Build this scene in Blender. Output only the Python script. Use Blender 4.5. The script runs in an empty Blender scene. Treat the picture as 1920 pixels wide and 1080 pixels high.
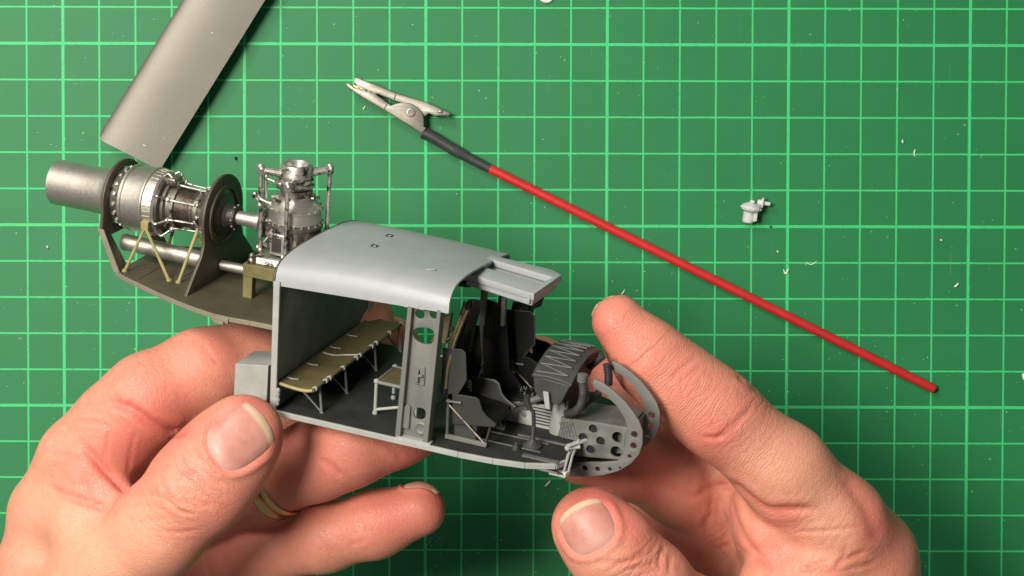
import bpy, bmesh, math, random
import numpy as np
from mathutils import Vector, Matrix

S = 0.01                      # everything below is written in centimetres
sc = bpy.context.scene
COL = sc.collection
rnd = random.Random(7)

# ------------------------------------------------------------------ camera
DIST, FOC = 60.0, 67.8 * 60.0           # cm to the mat, focal length in photo pixels
cam_d = bpy.data.cameras.new('camera'); cam = bpy.data.objects.new('camera', cam_d); COL.objects.link(cam)
cam_d.sensor_width = 36.0; cam_d.lens = 36.0 * FOC / 1920.0
cam_d.clip_start = 0.02; cam_d.clip_end = 20.0
TILT = math.radians(-1.9)
RC = Matrix.Rotation(math.radians(0.14), 3, 'Z') @ Matrix.Rotation(TILT, 3, 'X')
CAM = RC @ Vector((0, 0, DIST))
cam.matrix_world = Matrix.Translation(CAM * S) @ RC.to_4x4()
sc.camera = cam

# ------------------------------------------------------------------ light
w = bpy.data.worlds.new('World'); sc.world = w; w.use_nodes = True
w.node_tree.nodes['Background'].inputs[0].default_value = (1.0, 0.99, 0.95, 1)
w.node_tree.nodes['Background'].inputs[1].default_value = 0.16
def area(name, loc, target, power, size, col):
    d = bpy.data.lights.new(name, 'AREA'); d.energy = power; d.size = size * S; d.color = col; d.shape = 'DISK'
    o = bpy.data.objects.new(name, d); COL.objects.link(o)
    v = Vector(target) - Vector(loc)
    o.matrix_world = Matrix.Translation(Vector(loc) * S) @ v.to_track_quat('-Z', 'Y').to_matrix().to_4x4()
area('desk_lamp_key', (-31, 13, 76), (1, -2, 0), 7.4, 22, (1.0, 0.94, 0.84))
area('desk_lamp_back', (-27, 38, 50), (0, -1, 4), 2.4, 22, (1.0, 0.96, 0.90))
sc.view_settings.view_transform = 'Standard'; sc.view_settings.look = 'None'
sc.view_settings.exposure = 0.0; sc.view_settings.gamma = 1.0

# ------------------------------------------------------------------ pixel -> place helpers
def ray(px, py): return RC @ Vector(((px - 960) / FOC, (540 - py) / FOC, -1.0))
def at(px, py, h):
    r = ray(px, py); t = (h - CAM.z) / r.z
    return CAM + r * t
# the model's own axes: x towards its nose, y towards its far side, z towards its roof
_X = Vector((.926, -.185, .327)).normalized(); _Y = Vector((.371, .297, -.88)); _Y = (_Y - _X * _X.dot(_Y)).normalized(); _Z = _X.cross(_Y)
RM = RC @ Matrix((_X, _Y, _Z)).transposed()
ORG = at(752, 822, 12.0)
def L(px, py, x=None, y=None, z=None):
    la = RM.transposed() @ (CAM - ORG); ld = RM.transposed() @ ray(px, py)
    i, v = [(i, v) for i, v in enumerate((x, y, z)) if v is not None][0]
    return la + ld * ((v - la[i]) / ld[i])

# ------------------------------------------------------------------ materials
MATS = {}
def nd(nt, t, **k):
    n = nt.nodes.new(t)
    for a, b in k.items(): setattr(n, a, b)
    return n
def base_mat(name):
    m = bpy.data.materials.new(name); m.use_nodes = True
    nt = m.node_tree; b = nt.nodes['Principled BSDF']
    tc = nd(nt, 'ShaderNodeTexCoord'); sc_ = nd(nt, 'ShaderNodeVectorMath', operation='SCALE'); sc_.inputs[3].default_value = 100.0
    nt.links.new(tc.outputs['Object'], sc_.inputs[0])
    return m, nt, b, sc_.outputs[0]
def noise(nt, vec, scale, detail=4, rough=0.55):
    n = nd(nt, 'ShaderNodeTexNoise'); n.inputs['Scale'].default_value = scale; n.inputs['Detail'].default_value = detail; n.inputs['Roughness'].default_value = rough
    nt.links.new(vec, n.inputs['Vector']); return n.outputs['Fac']
def ramp(nt, fac, stops):
    r = nd(nt, 'ShaderNodeValToRGB'); e = r.color_ramp.elements
    while len(e) < len(stops): e.new(0.5)
    for el, (p, c) in zip(e, stops): el.position = p; el.color = (*c, 1) if len(c) == 3 else c
    nt.links.new(fac, r.inputs[0]); return r.outputs[0]
def mix(nt, fac, a, b, blend='MIX'):
    n = nd(nt, 'ShaderNodeMix', data_type='RGBA', blend_type=blend)
    for s, v in ((0, fac), (6, a), (7, b)):
        if isinstance(v, (int, float)): n.inputs[s].default_value = v
        elif isinstance(v, tuple): n.inputs[s].default_value = (*v, 1)
        else: nt.links.new(v, n.inputs[s])
    return n.outputs[2]
def math_(nt, op, a, b=None, c=None):
    n = nd(nt, 'ShaderNodeMath', operation=op)
    for i, v in enumerate((a, b, c)):
        if v is None: continue
        if isinstance(v, (int, float)): n.inputs[i].default_value = v
        else: nt.links.new(v, n.inputs[i])
    return n.outputs[0]
def bump(nt, b, height, dist_cm, strength=1.0, prev=None):
    n = nd(nt, 'ShaderNodeBump'); n.inputs['Strength'].default_value = strength; n.inputs['Distance'].default_value = dist_cm * S
    nt.links.new(height, n.inputs['Height'])
    if prev is not None: nt.links.new(prev, n.inputs['Normal'])
    nt.links.new(n.outputs[0], b.inputs['Normal']); return n.outputs[0]
def paint(name, col, rough=0.55, metal=0.0, var=0.25, wear=None, wear_at=0.64, bumpd=0.004, spec=0.5, scale=1.6):
    m, nt, b, v = base_mat(name)
    f1 = noise(nt, v, scale, 5, 0.65); f2 = noise(nt, v, 14.0, 3)
    lo = tuple(c * (1 - var) for c in col); hi = tuple(min(1, c * (1 + var)) for c in col)
    c = ramp(nt, f1, [(0.3, lo), (0.7, hi)])
    if wear:
        f3 = noise(nt, v, 4.5, 6, 0.7)
        k = ramp(nt, f3, [(wear_at, (0, 0, 0)), (wear_at + 0.08, (1, 1, 1))])
        c = mix(nt, k, c, wear)
    nt.links.new(c, b.inputs['Base Color'])
    rr = nd(nt, 'ShaderNodeMapRange'); nt.links.new(f2, rr.inputs[0]); rr.inputs[3].default_value = rough - 0.1; rr.inputs[4].default_value = rough + 0.12
    nt.links.new(rr.outputs[0], b.inputs['Roughness'])
    b.inputs['Metallic'].default_value = metal; b.inputs['Specular IOR Level'].default_value = spec
    bump(nt, b, noise(nt, v, 45.0, 3), bumpd, 0.5)
    MATS[name] = m; return m
paint('grey', (0.138, 0.139, 0.125), 0.5, wear=(0.24, 0.24, 0.22), wear_at=0.70, var=0.10)
paint('roof_grey', (0.30, 0.315, 0.315), 0.42, var=0.06, bumpd=0.002, wear=(0.38, 0.38, 0.36), wear_at=0.76)
paint('light_grey', (0.31, 0.32, 0.295), 0.55, var=0.12)
paint('bulk_grey', (0.14, 0.147, 0.135), 0.55, var=0.2)
paint('dark_floor', (0.020, 0.021, 0.020), 0.55, spec=0.3, wear=(0.07, 0.072, 0.068), wear_at=0.66, var=0.35)
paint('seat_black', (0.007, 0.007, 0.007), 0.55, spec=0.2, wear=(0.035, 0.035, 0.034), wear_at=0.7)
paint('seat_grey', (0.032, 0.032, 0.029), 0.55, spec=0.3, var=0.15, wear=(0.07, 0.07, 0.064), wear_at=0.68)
paint('panel_dark', (0.042, 0.043, 0.043), 0.5, spec=0.35, var=0.3)
paint('rib_grey', (0.095, 0.096, 0.094), 0.5)
paint('deck', (0.058, 0.047, 0.028), 0.5, wear=(0.085, 0.075, 0.056), wear_at=0.66, var=0.2)
paint('deck_edge', (0.19, 0.17, 0.125), 0.55, var=0.15)
paint('olive', (0.115, 0.09, 0.038), 0.6, var=0.25, wear=(0.075, 0.064, 0.034), wear_at=0.58, bumpd=0.01)
paint('zinc', (0.30, 0.25, 0.105), 0.5, var=0.2)
paint('mount_olive', (0.15, 0.125, 0.048), 0.5, var=0.25, wear=(0.09, 0.08, 0.05), wear_at=0.66)
paint('silver', (0.50, 0.465, 0.41), 0.44, metal=0.92, var=0.10, bumpd=0.003)
paint('bright_silver', (0.56, 0.54, 0.49), 0.4, metal=0.9, var=0.2, wear=(0.05, 0.046, 0.042), wear_at=0.52)
paint('gun_metal', (0.26, 0.235, 0.20), 0.44, metal=0.9, var=0.35, wear=(0.06, 0.05, 0.045), wear_at=0.55, scale=6)
paint('dark_metal', (0.09, 0.082, 0.075), 0.4, metal=0.7, var=0.3)
paint('burnt_metal', (0.11, 0.082, 0.066), 0.45, metal=0.9, var=0.5, scale=5)
paint('black_rubber', (0.022, 0.022, 0.023), 0.5, var=0.3)
paint('clip_nickel', (0.27, 0.25, 0.215), 0.42, metal=0.75, var=0.14, wear=(0.2, 0.18, 0.15), wear_at=0.68)
paint('brass', (0.55, 0.4, 0.14), 0.35, metal=0.9)
paint('sleeve', (0.035, 0.037, 0.038), 0.42, var=0.3)
paint('red_plastic', (0.52, 0.022, 0.022), 0.36, var=0.1)
paint('resin', (0.52, 0.53, 0.52), 0.6, var=0.08)
paint('crumb', (0.66, 0.68, 0.6), 0.6, var=0.1)
paint('gold', (0.62, 0.44, 0.20), 0.3, metal=1.0, var=0.1)
paint('hole_shade', (0.008, 0.008, 0.008), 0.8, var=0.1)  # painted shade for the insides of holes and sockets

def blade_mat():
    m, nt, b, v = base_mat('blade_silver')
    f = noise(nt, v, 30.0, 4, 0.7); g = noise(nt, v, 0.6, 3)
    c = mix(nt, 0.5, ramp(nt, f, [(0.3, (0.125, 0.115, 0.094)), (0.7, (0.195, 0.18, 0.15))]), ramp(nt, g, [(0.3, (0.135, 0.124, 0.102)), (0.7, (0.18, 0.166, 0.138))]))
    sp = noise(nt, v, 16.0, 2, 0.4); k = ramp(nt, sp, [(0.77, (0, 0, 0)), (0.79, (1, 1, 1))])
    c = mix(nt, k, c, (0.5, 0.46, 0.4))
    nt.links.new(c, b.inputs['Base Color']); b.inputs['Metallic'].default_value = 0.35; b.inputs['Roughness'].default_value = 0.46; b.inputs['Specular IOR Level'].default_value = 0.35
    bump(nt, b, f, 0.006, 0.5); MATS['blade'] = m
blade_mat()

def mat_mat():
    m, nt, b, v = base_mat('mat_green')
    sx = nd(nt, 'ShaderNodeSeparateXYZ'); nt.links.new(v, sx.inputs[0])
    o = at(119.9, 540, 0); p = at(960, 423.5, 0)
    def lines(coord, ph, period, half):
        a = math_(nt, 'DIVIDE', math_(nt, 'SUBTRACT', coord, ph), period)
        fr = math_(nt, 'SUBTRACT', math_(nt, 'FRACT', math_(nt, 'ADD', a, 0.5)), 0.5)
        d = math_(nt, 'MULTIPLY', math_(nt, 'ABSOLUTE', fr), period)
        n = nd(nt, 'ShaderNodeMapRange', interpolation_type='SMOOTHSTEP'); nt.links.new(d, n.inputs[0])
        n.inputs[1].default_value = half - 0.008; n.inputs[2].default_value = half + 0.008; n.inputs[3].default_value = 1; n.inputs[4].default_value = 0
        return n.outputs[0]
    wob = math_(nt, 'MULTIPLY', math_(nt, 'SUBTRACT', noise(nt, v, 5.0, 2), 0.5), 0.016)
    cx = math_(nt, 'ADD', sx.outputs[0], wob); cy = math_(nt, 'ADD', sx.outputs[1], wob)
    g = None
    for c, ph in ((cx, o.x), (cy, p.y)):
        for per, hf in ((1.0, 0.023), (5.0, 0.040)):
            l = lines(c, ph, per, hf); g = l if g is None else math_(nt, 'MAXIMUM', g, l)
    worn = ramp(nt, noise(nt, v, 9.0, 5, 0.7), [(0.28, (0.45, 0.45, 0.45)), (0.45, (1, 1, 1))])
    g = math_(nt, 'MULTIPLY', g, worn)
    f = noise(nt, v, 0.5, 5, 0.6); f2 = noise(nt, v, 26.0, 3, 0.6)
    body = mix(nt, 0.5, ramp(nt, f, [(0.3, (0.011, 0.152, 0.048)), (0.7, (0.015, 0.180, 0.058))]), ramp(nt, f2, [(0.3, (0.011, 0.152, 0.048)), (0.7, (0.015, 0.178, 0.058))]))
    # cut scars: thin stretched noise at two angles
    hs = None
    for ang, sx_, sy_, thr in ((0.06, 14.0, 0.28, 0.735), (0.25, 18.0, 0.35, 0.755), (1.2, 16.0, 0.4, 0.775), (-0.5, 20.0, 0.5, 0.775)):
        mp = nd(nt, 'ShaderNodeMapping'); nt.links.new(v, mp.inputs[0]); mp.inputs['Rotation'].default_value = (0, 0, ang); mp.inputs['Scale'].default_value = (sx_, sy_, 1)
        k = ramp(nt, noise(nt, mp.outputs[0], 1.0, 2, 0.5), [(thr, (0, 0, 0)), (thr + 0.02, (1, 1, 1))])
        hs = k if hs is None else mix(nt, 1.0, hs, k, 'ADD')
    col = mix(nt, g, body, (0.045, 0.50, 0.165))
    col = mix(nt, math_(nt, 'MULTIPLY', hs, 0.30), col, (0.16, 0.30, 0.15))
    vor = nd(nt, 'ShaderNodeTexVoronoi', feature='F1'); vor.inputs['Scale'].default_value = 1.7; nt.links.new(v, vor.inputs['Vector'])
    dots = ramp(nt, vor.outputs['Distance'], [(0.03, (1, 1, 1)), (0.055, (0, 0, 0))])
    gate = ramp(nt, noise(nt, v, 0.9, 2), [(0.5, (0, 0, 0)), (0.56, (1, 1, 1))])
    col = mix(nt, math_(nt, 'MULTIPLY', math_(nt, 'MULTIPLY', dots, gate), 0.5), col, (0.32, 0.5, 0.25))
    nt.links.new(col, b.inputs['Base Color'])
    nt.links.new(ramp(nt, f2, [(0.2, (0.46,) * 3), (0.8, (0.60,) * 3)]), b.inputs['Roughness'])
    b.inputs['Specular IOR Level'].default_value = 0.28
    pr = bump(nt, b, f2, 0.010, 0.5)
    bump(nt, b, hs, -0.01, 0.5, pr)
    MATS['mat'] = m
mat_mat()

def skin_mat():
    m, nt, b, v = base_mat('skin')
    def attr(n): a = nd(nt, 'ShaderNodeAttribute'); a.attribute_name = n; return a.outputs['Fac']
    tint, along, wr, rdg = attr('tint'), attr('along'), attr('wrinkle'), attr('ridge')
    f = noise(nt, v, 0.9, 6, 0.65); f2 = noise(nt, v, 4.0, 5, 0.7); f3 = noise(nt, v, 22.0, 3, 0.6)
    a = ramp(nt, f, [(0.32, (0.62, 0.235, 0.158)), (0.55, (0.65, 0.27, 0.183)), (0.75, (0.68, 0.315, 0.22))])
    k = ramp(nt, f2, [(0.35, (0.58, 0.20, 0.135)), (0.55, (0.65, 0.27, 0.183)), (0.78, (0.69, 0.335, 0.24))])
    c = mix(nt, 0.45, a, k)
    red = mix(nt, math_(nt, 'MULTIPLY', math_(nt, 'MAXIMUM', tint, 0.0), math_(nt, 'ADD', 0.85, f2)), c, (0.58, 0.15, 0.115))
    pale = mix(nt, math_(nt, 'MAXIMUM', math_(nt, 'MULTIPLY', tint, -1.0), 0.0), red, (0.66, 0.40, 0.25))
    c = mix(nt, ramp(nt, f3, [(0.40, (0.12,) * 3), (0.55, (0,) * 3)]), pale, (0.50, 0.20, 0.125))
    nt.links.new(c, b.inputs['Base Color'])
    b.inputs['Subsurface Weight'].default_value = 0.28
    b.inputs['Subsurface Radius'].default_value = (1.0, 0.35, 0.18); b.inputs['Subsurface Scale'].default_value = 0.0028
    nt.links.new(ramp(nt, f2, [(0.3, (0.42,) * 3), (0.7, (0.58,) * 3)]), b.inputs['Roughness'])
    b.inputs['Specular IOR Level'].default_value = 0.38
    # skin relief: pores and cell lines, wrinkles across the joints, ridges on the pads
    vo = nd(nt, 'ShaderNodeTexVoronoi', feature='DISTANCE_TO_EDGE'); vo.inputs['Scale'].default_value = 9.0
    wv = nd(nt, 'ShaderNodeVectorMath', operation='ADD'); nt.links.new(v, wv.inputs[0])
    nn = nd(nt, 'ShaderNodeTexNoise'); nn.inputs['Scale'].default_value = 3.0; nt.links.new(v, nn.inputs['Vector'])
    ws = nd(nt, 'ShaderNodeVectorMath', operation='SCALE'); ws.inputs[3].default_value = 0.25; nt.links.new(nn.outputs['Color'], ws.inputs[0]); nt.links.new(ws.outputs[0], wv.inputs[1])
    nt.links.new(wv.outputs[0], vo.inputs['Vector'])
    edge = ramp(nt, vo.outputs['Distance'], [(0.0, (0,) * 3), (0.09, (1,) * 3)])
    pr = bump(nt, b, edge, 0.009, 0.5)
    pr = bump(nt, b, f3, 0.009, 0.5, pr)
    pr = bump(nt, b, f2, 0.016, 0.5, pr)
    ph = math_(nt, 'ADD', math_(nt, 'MULTIPLY', along, 30.0), math_(nt, 'MULTIPLY', noise(nt, v, 1.8, 4, 0.6), 22.0))
    wav = math_(nt, 'MULTIPLY', math_(nt, 'POWER', math_(nt, 'ADD', math_(nt, 'MULTIPLY', math_(nt, 'SINE', ph), 0.5), 0.5), 0.4), wr)
    pr = bump(nt, b, wav, 0.018, 0.8, pr)
    ph2 = math_(nt, 'ADD', math_(nt, 'MULTIPLY', along, 95.0), math_(nt, 'MULTIPLY', noise(nt, v, 0.9, 2, 0.5), 60.0))
    bump(nt, b, math_(nt, 'MULTIPLY', math_(nt, 'SINE', ph2), rdg), 0.0045, 0.7, pr)
    MATS['skin'] = m
    m, nt, b, v = base_mat('nail')
    fe = attr_ = nd(nt, 'ShaderNodeAttribute'); fe.attribute_name = 'lunula'
    f = noise(nt, v, 3.0, 4, 0.6)
    c = ramp(nt, f, [(0.3, (0.44, 0.185, 0.145)), (0.7, (0.53, 0.255, 0.205))])
    c = mix(nt, ramp(nt, fe.outputs['Fac'], [(0.86, (0,) * 3), (0.92, (1,) * 3)]), c, (0.58, 0.40, 0.27))
    c = mix(nt, ramp(nt, fe.outputs['Fac'], [(0.10, (0.6,) * 3), (0.30, (0,) * 3)]), c, (0.56, 0.31, 0.255))
    nt.links.new(c, b.inputs['Base Color']); b.inputs['Roughness'].default_value = 0.42; b.inputs['Specular IOR Level'].default_value = 0.35
    b.inputs['Subsurface Weight'].default_value = 0.2; b.inputs['Subsurface Radius'].default_value = (1, .4, .25); b.inputs['Subsurface Scale'].default_value = 0.0015
    bump(nt, b, noise(nt, v, 6.0, 4), 0.02, 0.5)
    MATS['nail'] = m
skin_mat()

# ------------------------------------------------------------------ mesh helpers
def tag(o, label=None, cat=None, group=None, kind=None):
    for k, v in (('label', label), ('category', cat), ('group', group), ('kind', kind)):
        if v: o[k] = v
    return o
def link(name, me, mat, parent=None, bevel=0.0, smooth=None, seg=2):
    o = bpy.data.objects.new(name, me); COL.objects.link(o)
    if mat: me.materials.append(MATS[mat])
    if parent: o.parent = parent
    if bevel:
        b = o.modifiers.new('b', 'BEVEL'); b.width = bevel * S; b.segments = seg; b.limit_method = 'ANGLE'; b.angle_limit = math.radians(35)
    if smooth is not None:
        me.polygons.foreach_set('use_smooth', [True] * len(me.polygons))
        if smooth < 180 and hasattr(me, 'set_sharp_from_angle'): me.set_sharp_from_angle(angle=math.radians(smooth))
    return o
def empty(name, loc_cm, mat3=None):
    o = bpy.data.objects.new(name, None); COL.objects.link(o); o.empty_display_size = 0.005
    o.matrix_world = Matrix.Translation(Vector(loc_cm) * S) @ (mat3.to_4x4() if mat3 else Matrix.Identity(4))
    return o
def perp(d):
    d = Vector(d).normalized(); a = Vector((0, 0, 1)) if abs(d.z) < 0.9 else Vector((1, 0, 0))
    u = d.cross(a).normalized(); return u, d.cross(u).normalized()
def spline(pts, n=6):
    pts = [Vector(p) for p in pts]; out = []
    P = [pts[0] * 2 - pts[1]] + pts + [pts[-1] * 2 - pts[-2]]
    for i in range(1, len(P) - 2):
        for k in range(n):
            t = k / n; a, b, c, d = P[i - 1], P[i], P[i + 1], P[i + 2]
            out.append(0.5 * ((2 * b) + (c - a) * t + (2 * a - 5 * b + 4 * c - d) * t * t + (3 * b - a - 3 * c + d) * t ** 3))
    return out + [pts[-1]]
class MB:
    def __init__(s): s.v = []; s.f = []
    def add(s, vs, fs):
        o = len(s.v); s.v += [Vector(v) for v in vs]; s.f += [[o + i for i in f] for f in fs]; return s
    def box(s, x0, x1, y0, y1, z0, z1):
        return s.hexa([(x0, y0, z0), (x1, y0, z0), (x1, y1, z0), (x0, y1, z0), (x0, y0, z1), (x1, y0, z1), (x1, y1, z1), (x0, y1, z1)])
    def hexa(s, p): return s.add(p, [(0, 3, 2, 1), (4, 5, 6, 7), (0, 1, 5, 4), (1, 2, 6, 5), (2, 3, 7, 6), (3, 0, 4, 7)])
    def bar(s, a, b, wd, th, up=(0, 0, 1)):
        a, b = Vector(a), Vector(b); d = (b - a).normalized(); u = d.cross(Vector(up)).normalized(); n = u.cross(d)
        u *= wd / 2; n *= th / 2
        return s.hexa([a - u - n, a + u - n, b + u - n, b - u - n, a - u + n, a + u + n, b + u + n, b - u + n])
    def tube(s, pts, r, n=10):
        pts = [Vector(p) for p in pts]; rs = r if isinstance(r, (list, tuple)) else [r] * len(pts)
        t0 = (pts[1] - pts[0]).normalized(); u, _ = perp(t0); vs = []; fs = []
        for i, p in enumerate(pts):
            t = (pts[min(i + 1, len(pts) - 1)] - pts[max(i - 1, 0)]).normalized()
            u = (u - t * u.dot(t)).normalized(); w_ = t.cross(u)
            vs += [p + (u * math.cos(a) + w_ * math.sin(a)) * rs[i] for a in (2 * math.pi * k / n for k in range(n))]
        for i in range(len(pts) - 1):
            for k in range(n): fs.append((i * n + k, i * n + (k + 1) % n, (i + 1) * n + (k + 1) % n, (i + 1) * n + k))
        m = (len(pts) - 1) * n
        fs += [tuple(range(n - 1, -1, -1)), tuple(range(m, m + n))]
        return s.add(vs, fs)
    def lathe(s, prof, o, ax, n=32, closed=True):
        o = Vector(o); ax = Vector(ax).normalized(); u, w_ = perp(ax); vs = []; fs = []
        for t, r in prof:
            vs += [o + ax * t + (u * math.cos(a) + w_ * math.sin(a)) * r for a in (2 * math.pi * k / n for k in range(n))]
        for i in range(len(prof) - 1):
            for k in range(n): fs.append((i * n + k, (i + 1) * n + k, (i + 1) * n + (k + 1) % n, i * n + (k + 1) % n))
        if closed:
            m = (len(prof) - 1) * n
            fs += [tuple(range(n)), tuple(range(m + n - 1, m - 1, -1))]
        return s.add(vs, fs)
    def sphere(s, c, r, n=10, sq=(1, 1, 1)):
        c = Vector(c); vs = []; fs = []; h = n // 2 + 1
        for i in range(h + 1):
            ph = math.pi * i / h
            for k in range(n):
                a = 2 * math.pi * k / n
                vs.append(c + Vector((math.sin(ph) * math.cos(a) * r * sq[0], math.sin(ph) * math.sin(a) * r * sq[1], math.cos(ph) * r * sq[2])))
        for i in range(h):
            for k in range(n): fs.append((i * n + k, (i + 1) * n + k, (i + 1) * n + (k + 1) % n, i * n + (k + 1) % n))
        return s.add(vs, fs)
    def prism(s, pts, off):
        n = len(pts); off = Vector(off); a = [Vector(p) for p in pts]; b = [p + off for p in a]
        return s.add(a + b, [tuple(range(n - 1, -1, -1)), tuple(range(n, 2 * n))] + [(i, (i + 1) % n, n + (i + 1) % n, n + i) for i in range(n)])
    def sheet(s, rows, thick):
        """rows of points -> closed slab; thick is a vector or function (i,j)->vector"""
        R, C = len(rows), len(rows[0]); top = [Vector(p) for r in rows for p in r]
        g = thick if callable(thick) else (lambda i, j: Vector(thick))
        bot = [top[i * C + j] + g(i, j) for i in range(R) for j in range(C)]; N = R * C; fs = []
        for i in range(R - 1):
            for j in range(C - 1):
                a, b, c, d = i * C + j, i * C + j + 1, (i + 1) * C + j + 1, (i + 1) * C + j
                fs += [(a, b, c, d), (N + d, N + c, N + b, N + a)]
        for j in range(C - 1):
            fs += [(j + 1, j, N + j, N + j + 1), ((R - 1) * C + j, (R - 1) * C + j + 1, N + (R - 1) * C + j + 1, N + (R - 1) * C + j)]
        for i in range(R - 1):
            fs += [(i * C, (i + 1) * C, N + (i + 1) * C, N + i * C), ((i + 1) * C + C - 1, i * C + C - 1, N + i * C + C - 1, N + (i + 1) * C + C - 1)]
        return s.add(top + bot, fs)
    def mesh(s, name):
        me = bpy.data.meshes.new(name); me.from_pydata([tuple(v * S) for v in s.v], [], s.f)
        bm = bmesh.new(); bm.from_mesh(me); bmesh.ops.recalc_face_normals(bm, faces=bm.faces); bm.to_mesh(me); bm.free()
        return me
    def build(s, name, mat, parent=None, bevel=0.0, smooth=35, seg=2):
        return link(name, s.mesh(name), mat, parent, bevel, smooth, seg)
def circle(cx, cy, r, n=20): return [(cx + r * math.cos(2 * math.pi * k / n), cy + r * math.sin(2 * math.pi * k / n)) for k in range(n)]
def rrect(x0, x1, y0, y1, r, n=4):
    out = []
    for cx, cy, a0 in ((x1 - r, y1 - r, 0), (x0 + r, y1 - r, 90), (x0 + r, y0 + r, 180), (x1 - r, y0 + r, 270)):
        out += [(cx + r * math.cos(math.radians(a0 + 90 * k / n)), cy + r * math.sin(math.radians(a0 + 90 * k / n))) for k in range(n + 1)]
    return out
def plate(name, mat, parent, outline, holes, thick, org, ux, uy, bev=0.01):
    """flat sheet with holes: outline and holes in (u,v) cm, laid out from org along ux, uy; thick along ux x uy, centred"""
    cu = bpy.data.curves.new(name, 'CURVE'); cu.dimensions = '2D'; cu.fill_mode = 'BOTH'
    cu.extrude = max(0.0005, thick / 2 - bev); cu.bevel_depth = bev; cu.bevel_resolution = 1; cu.offset = -bev
    for ring in [outline] + holes:
        sp = cu.splines.new('POLY'); sp.points.add(len(ring) - 1); sp.use_cyclic_u = True
        for p, q in zip(sp.points, ring): p.co = (q[0], q[1], 0, 1)
    o = bpy.data.objects.new(name + '_curve', cu); COL.objects.link(o)
    me = bpy.data.meshes.new_from_object(o.evaluated_get(bpy.context.evaluated_depsgraph_get()))
    bpy.data.objects.remove(o); bpy.data.curves.remove(cu)
    me.materials.clear()
    ux, uy = Vector(ux).normalized(), Vector(uy).normalized(); uz = ux.cross(uy); org = Vector(org)
    for v in me.vertices: v.co = (org + ux * v.co.x + uy * v.co.y + uz * v.co.z) * S
    bm = bmesh.new(); bm.from_mesh(me); bmesh.ops.remove_doubles(bm, verts=bm.verts, dist=1e-6); bmesh.ops.recalc_face_normals(bm, faces=bm.faces); bm.to_mesh(me); bm.free()
    me.name = name
    return link(name, me, mat, parent, 0, 30)

# ================================================================== the cutting mat
mb = MB(); mb.box(-31, 29, -27, 18, -0.3, 0.0)
tag(mb.build('cutting_mat', 'mat', None, 0.05), 'green self-healing cutting mat printed with a pale green centimetre grid', None, None, 'structure')

# ================================================================== rotor blade lying on the mat
def blade():
    zt = 0.95
    A, B = at(178, 258, zt), at(296, 319, zt)            # tip corners
    A2, B2 = at(332, 0, zt), at(500, 0, zt)
    dirv = ((A2 - A).normalized() + (B2 - B).normalized()).normalized(); dirv.z = 0
    ch = (B - A); chord = ch.length
    root = empty('rotor_blade', at(640, -330, 0))
    ro = root.matrix_world.translation / S
    rows = []
    n = 22; Lb = 14.0
    for j, t in enumerate([0, .02, .05, .1] + [k / 12 for k in range(2, 13)]):
        row = []
        for i in range(n + 1):
            u = i / n; x = 0.5 * (1 - math.cos(math.pi * u)) if u < .5 else u
            x = u ** 1.35
            z = 0.24 * (2.2 * math.sqrt(max(x, 0)) * (1 - x) * 0.62 + 0.0 * x) * (1 - 0.35 * x) + 0.03
            # rounded tip corners
            d = t * Lb
            a = A + ch * x; corner = 0.22
            off = 0
            if x * chord < corner: off = corner - math.sqrt(max(0, corner ** 2 - (corner - x * chord) ** 2))
            if (1 - x) * chord < 0.05: off = max(off, 0.05 - (1 - x) * chord)
            p = a + dirv * (off * (1 - min(1, d / 1.5)) + d)
            row.append(Vector((p.x - ro.x, p.y - ro.y, 0.62 + z - ro.z)))
        rows.append(row)
    m = MB(); C = n + 1
    m.sheet(rows, lambda i, j: Vector((0, 0, -(rows[i][j].z - 0.62) - 0.02 * math.sin(math.pi * j / n) - 0.012)))
    m.build('blade_skin', 'blade', root, 0, 40)
    # grip and hub out of the picture, standing on the mat
    e = A + ch * 0.5 + dirv * (Lb - 0.05); e = Vector((e.x - ro.x, e.y - ro.y, 0.66))
    g = MB(); g.box(-.35, .35, -.35, .35, 0, 1.0); g.v = [v + Vector((e.x, e.y, 0)) + dirv * 0.7 for v in g.v]
    g.bar(e - dirv * 0.6, e + dirv * 0.8, 0.7, 0.3); g.build('blade_grip', 'gun_metal', root, 0.05)
    tag(root, 'silver painted helicopter rotor blade with rounded tip lying on the green mat', 'rotor blade')
blade()

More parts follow.
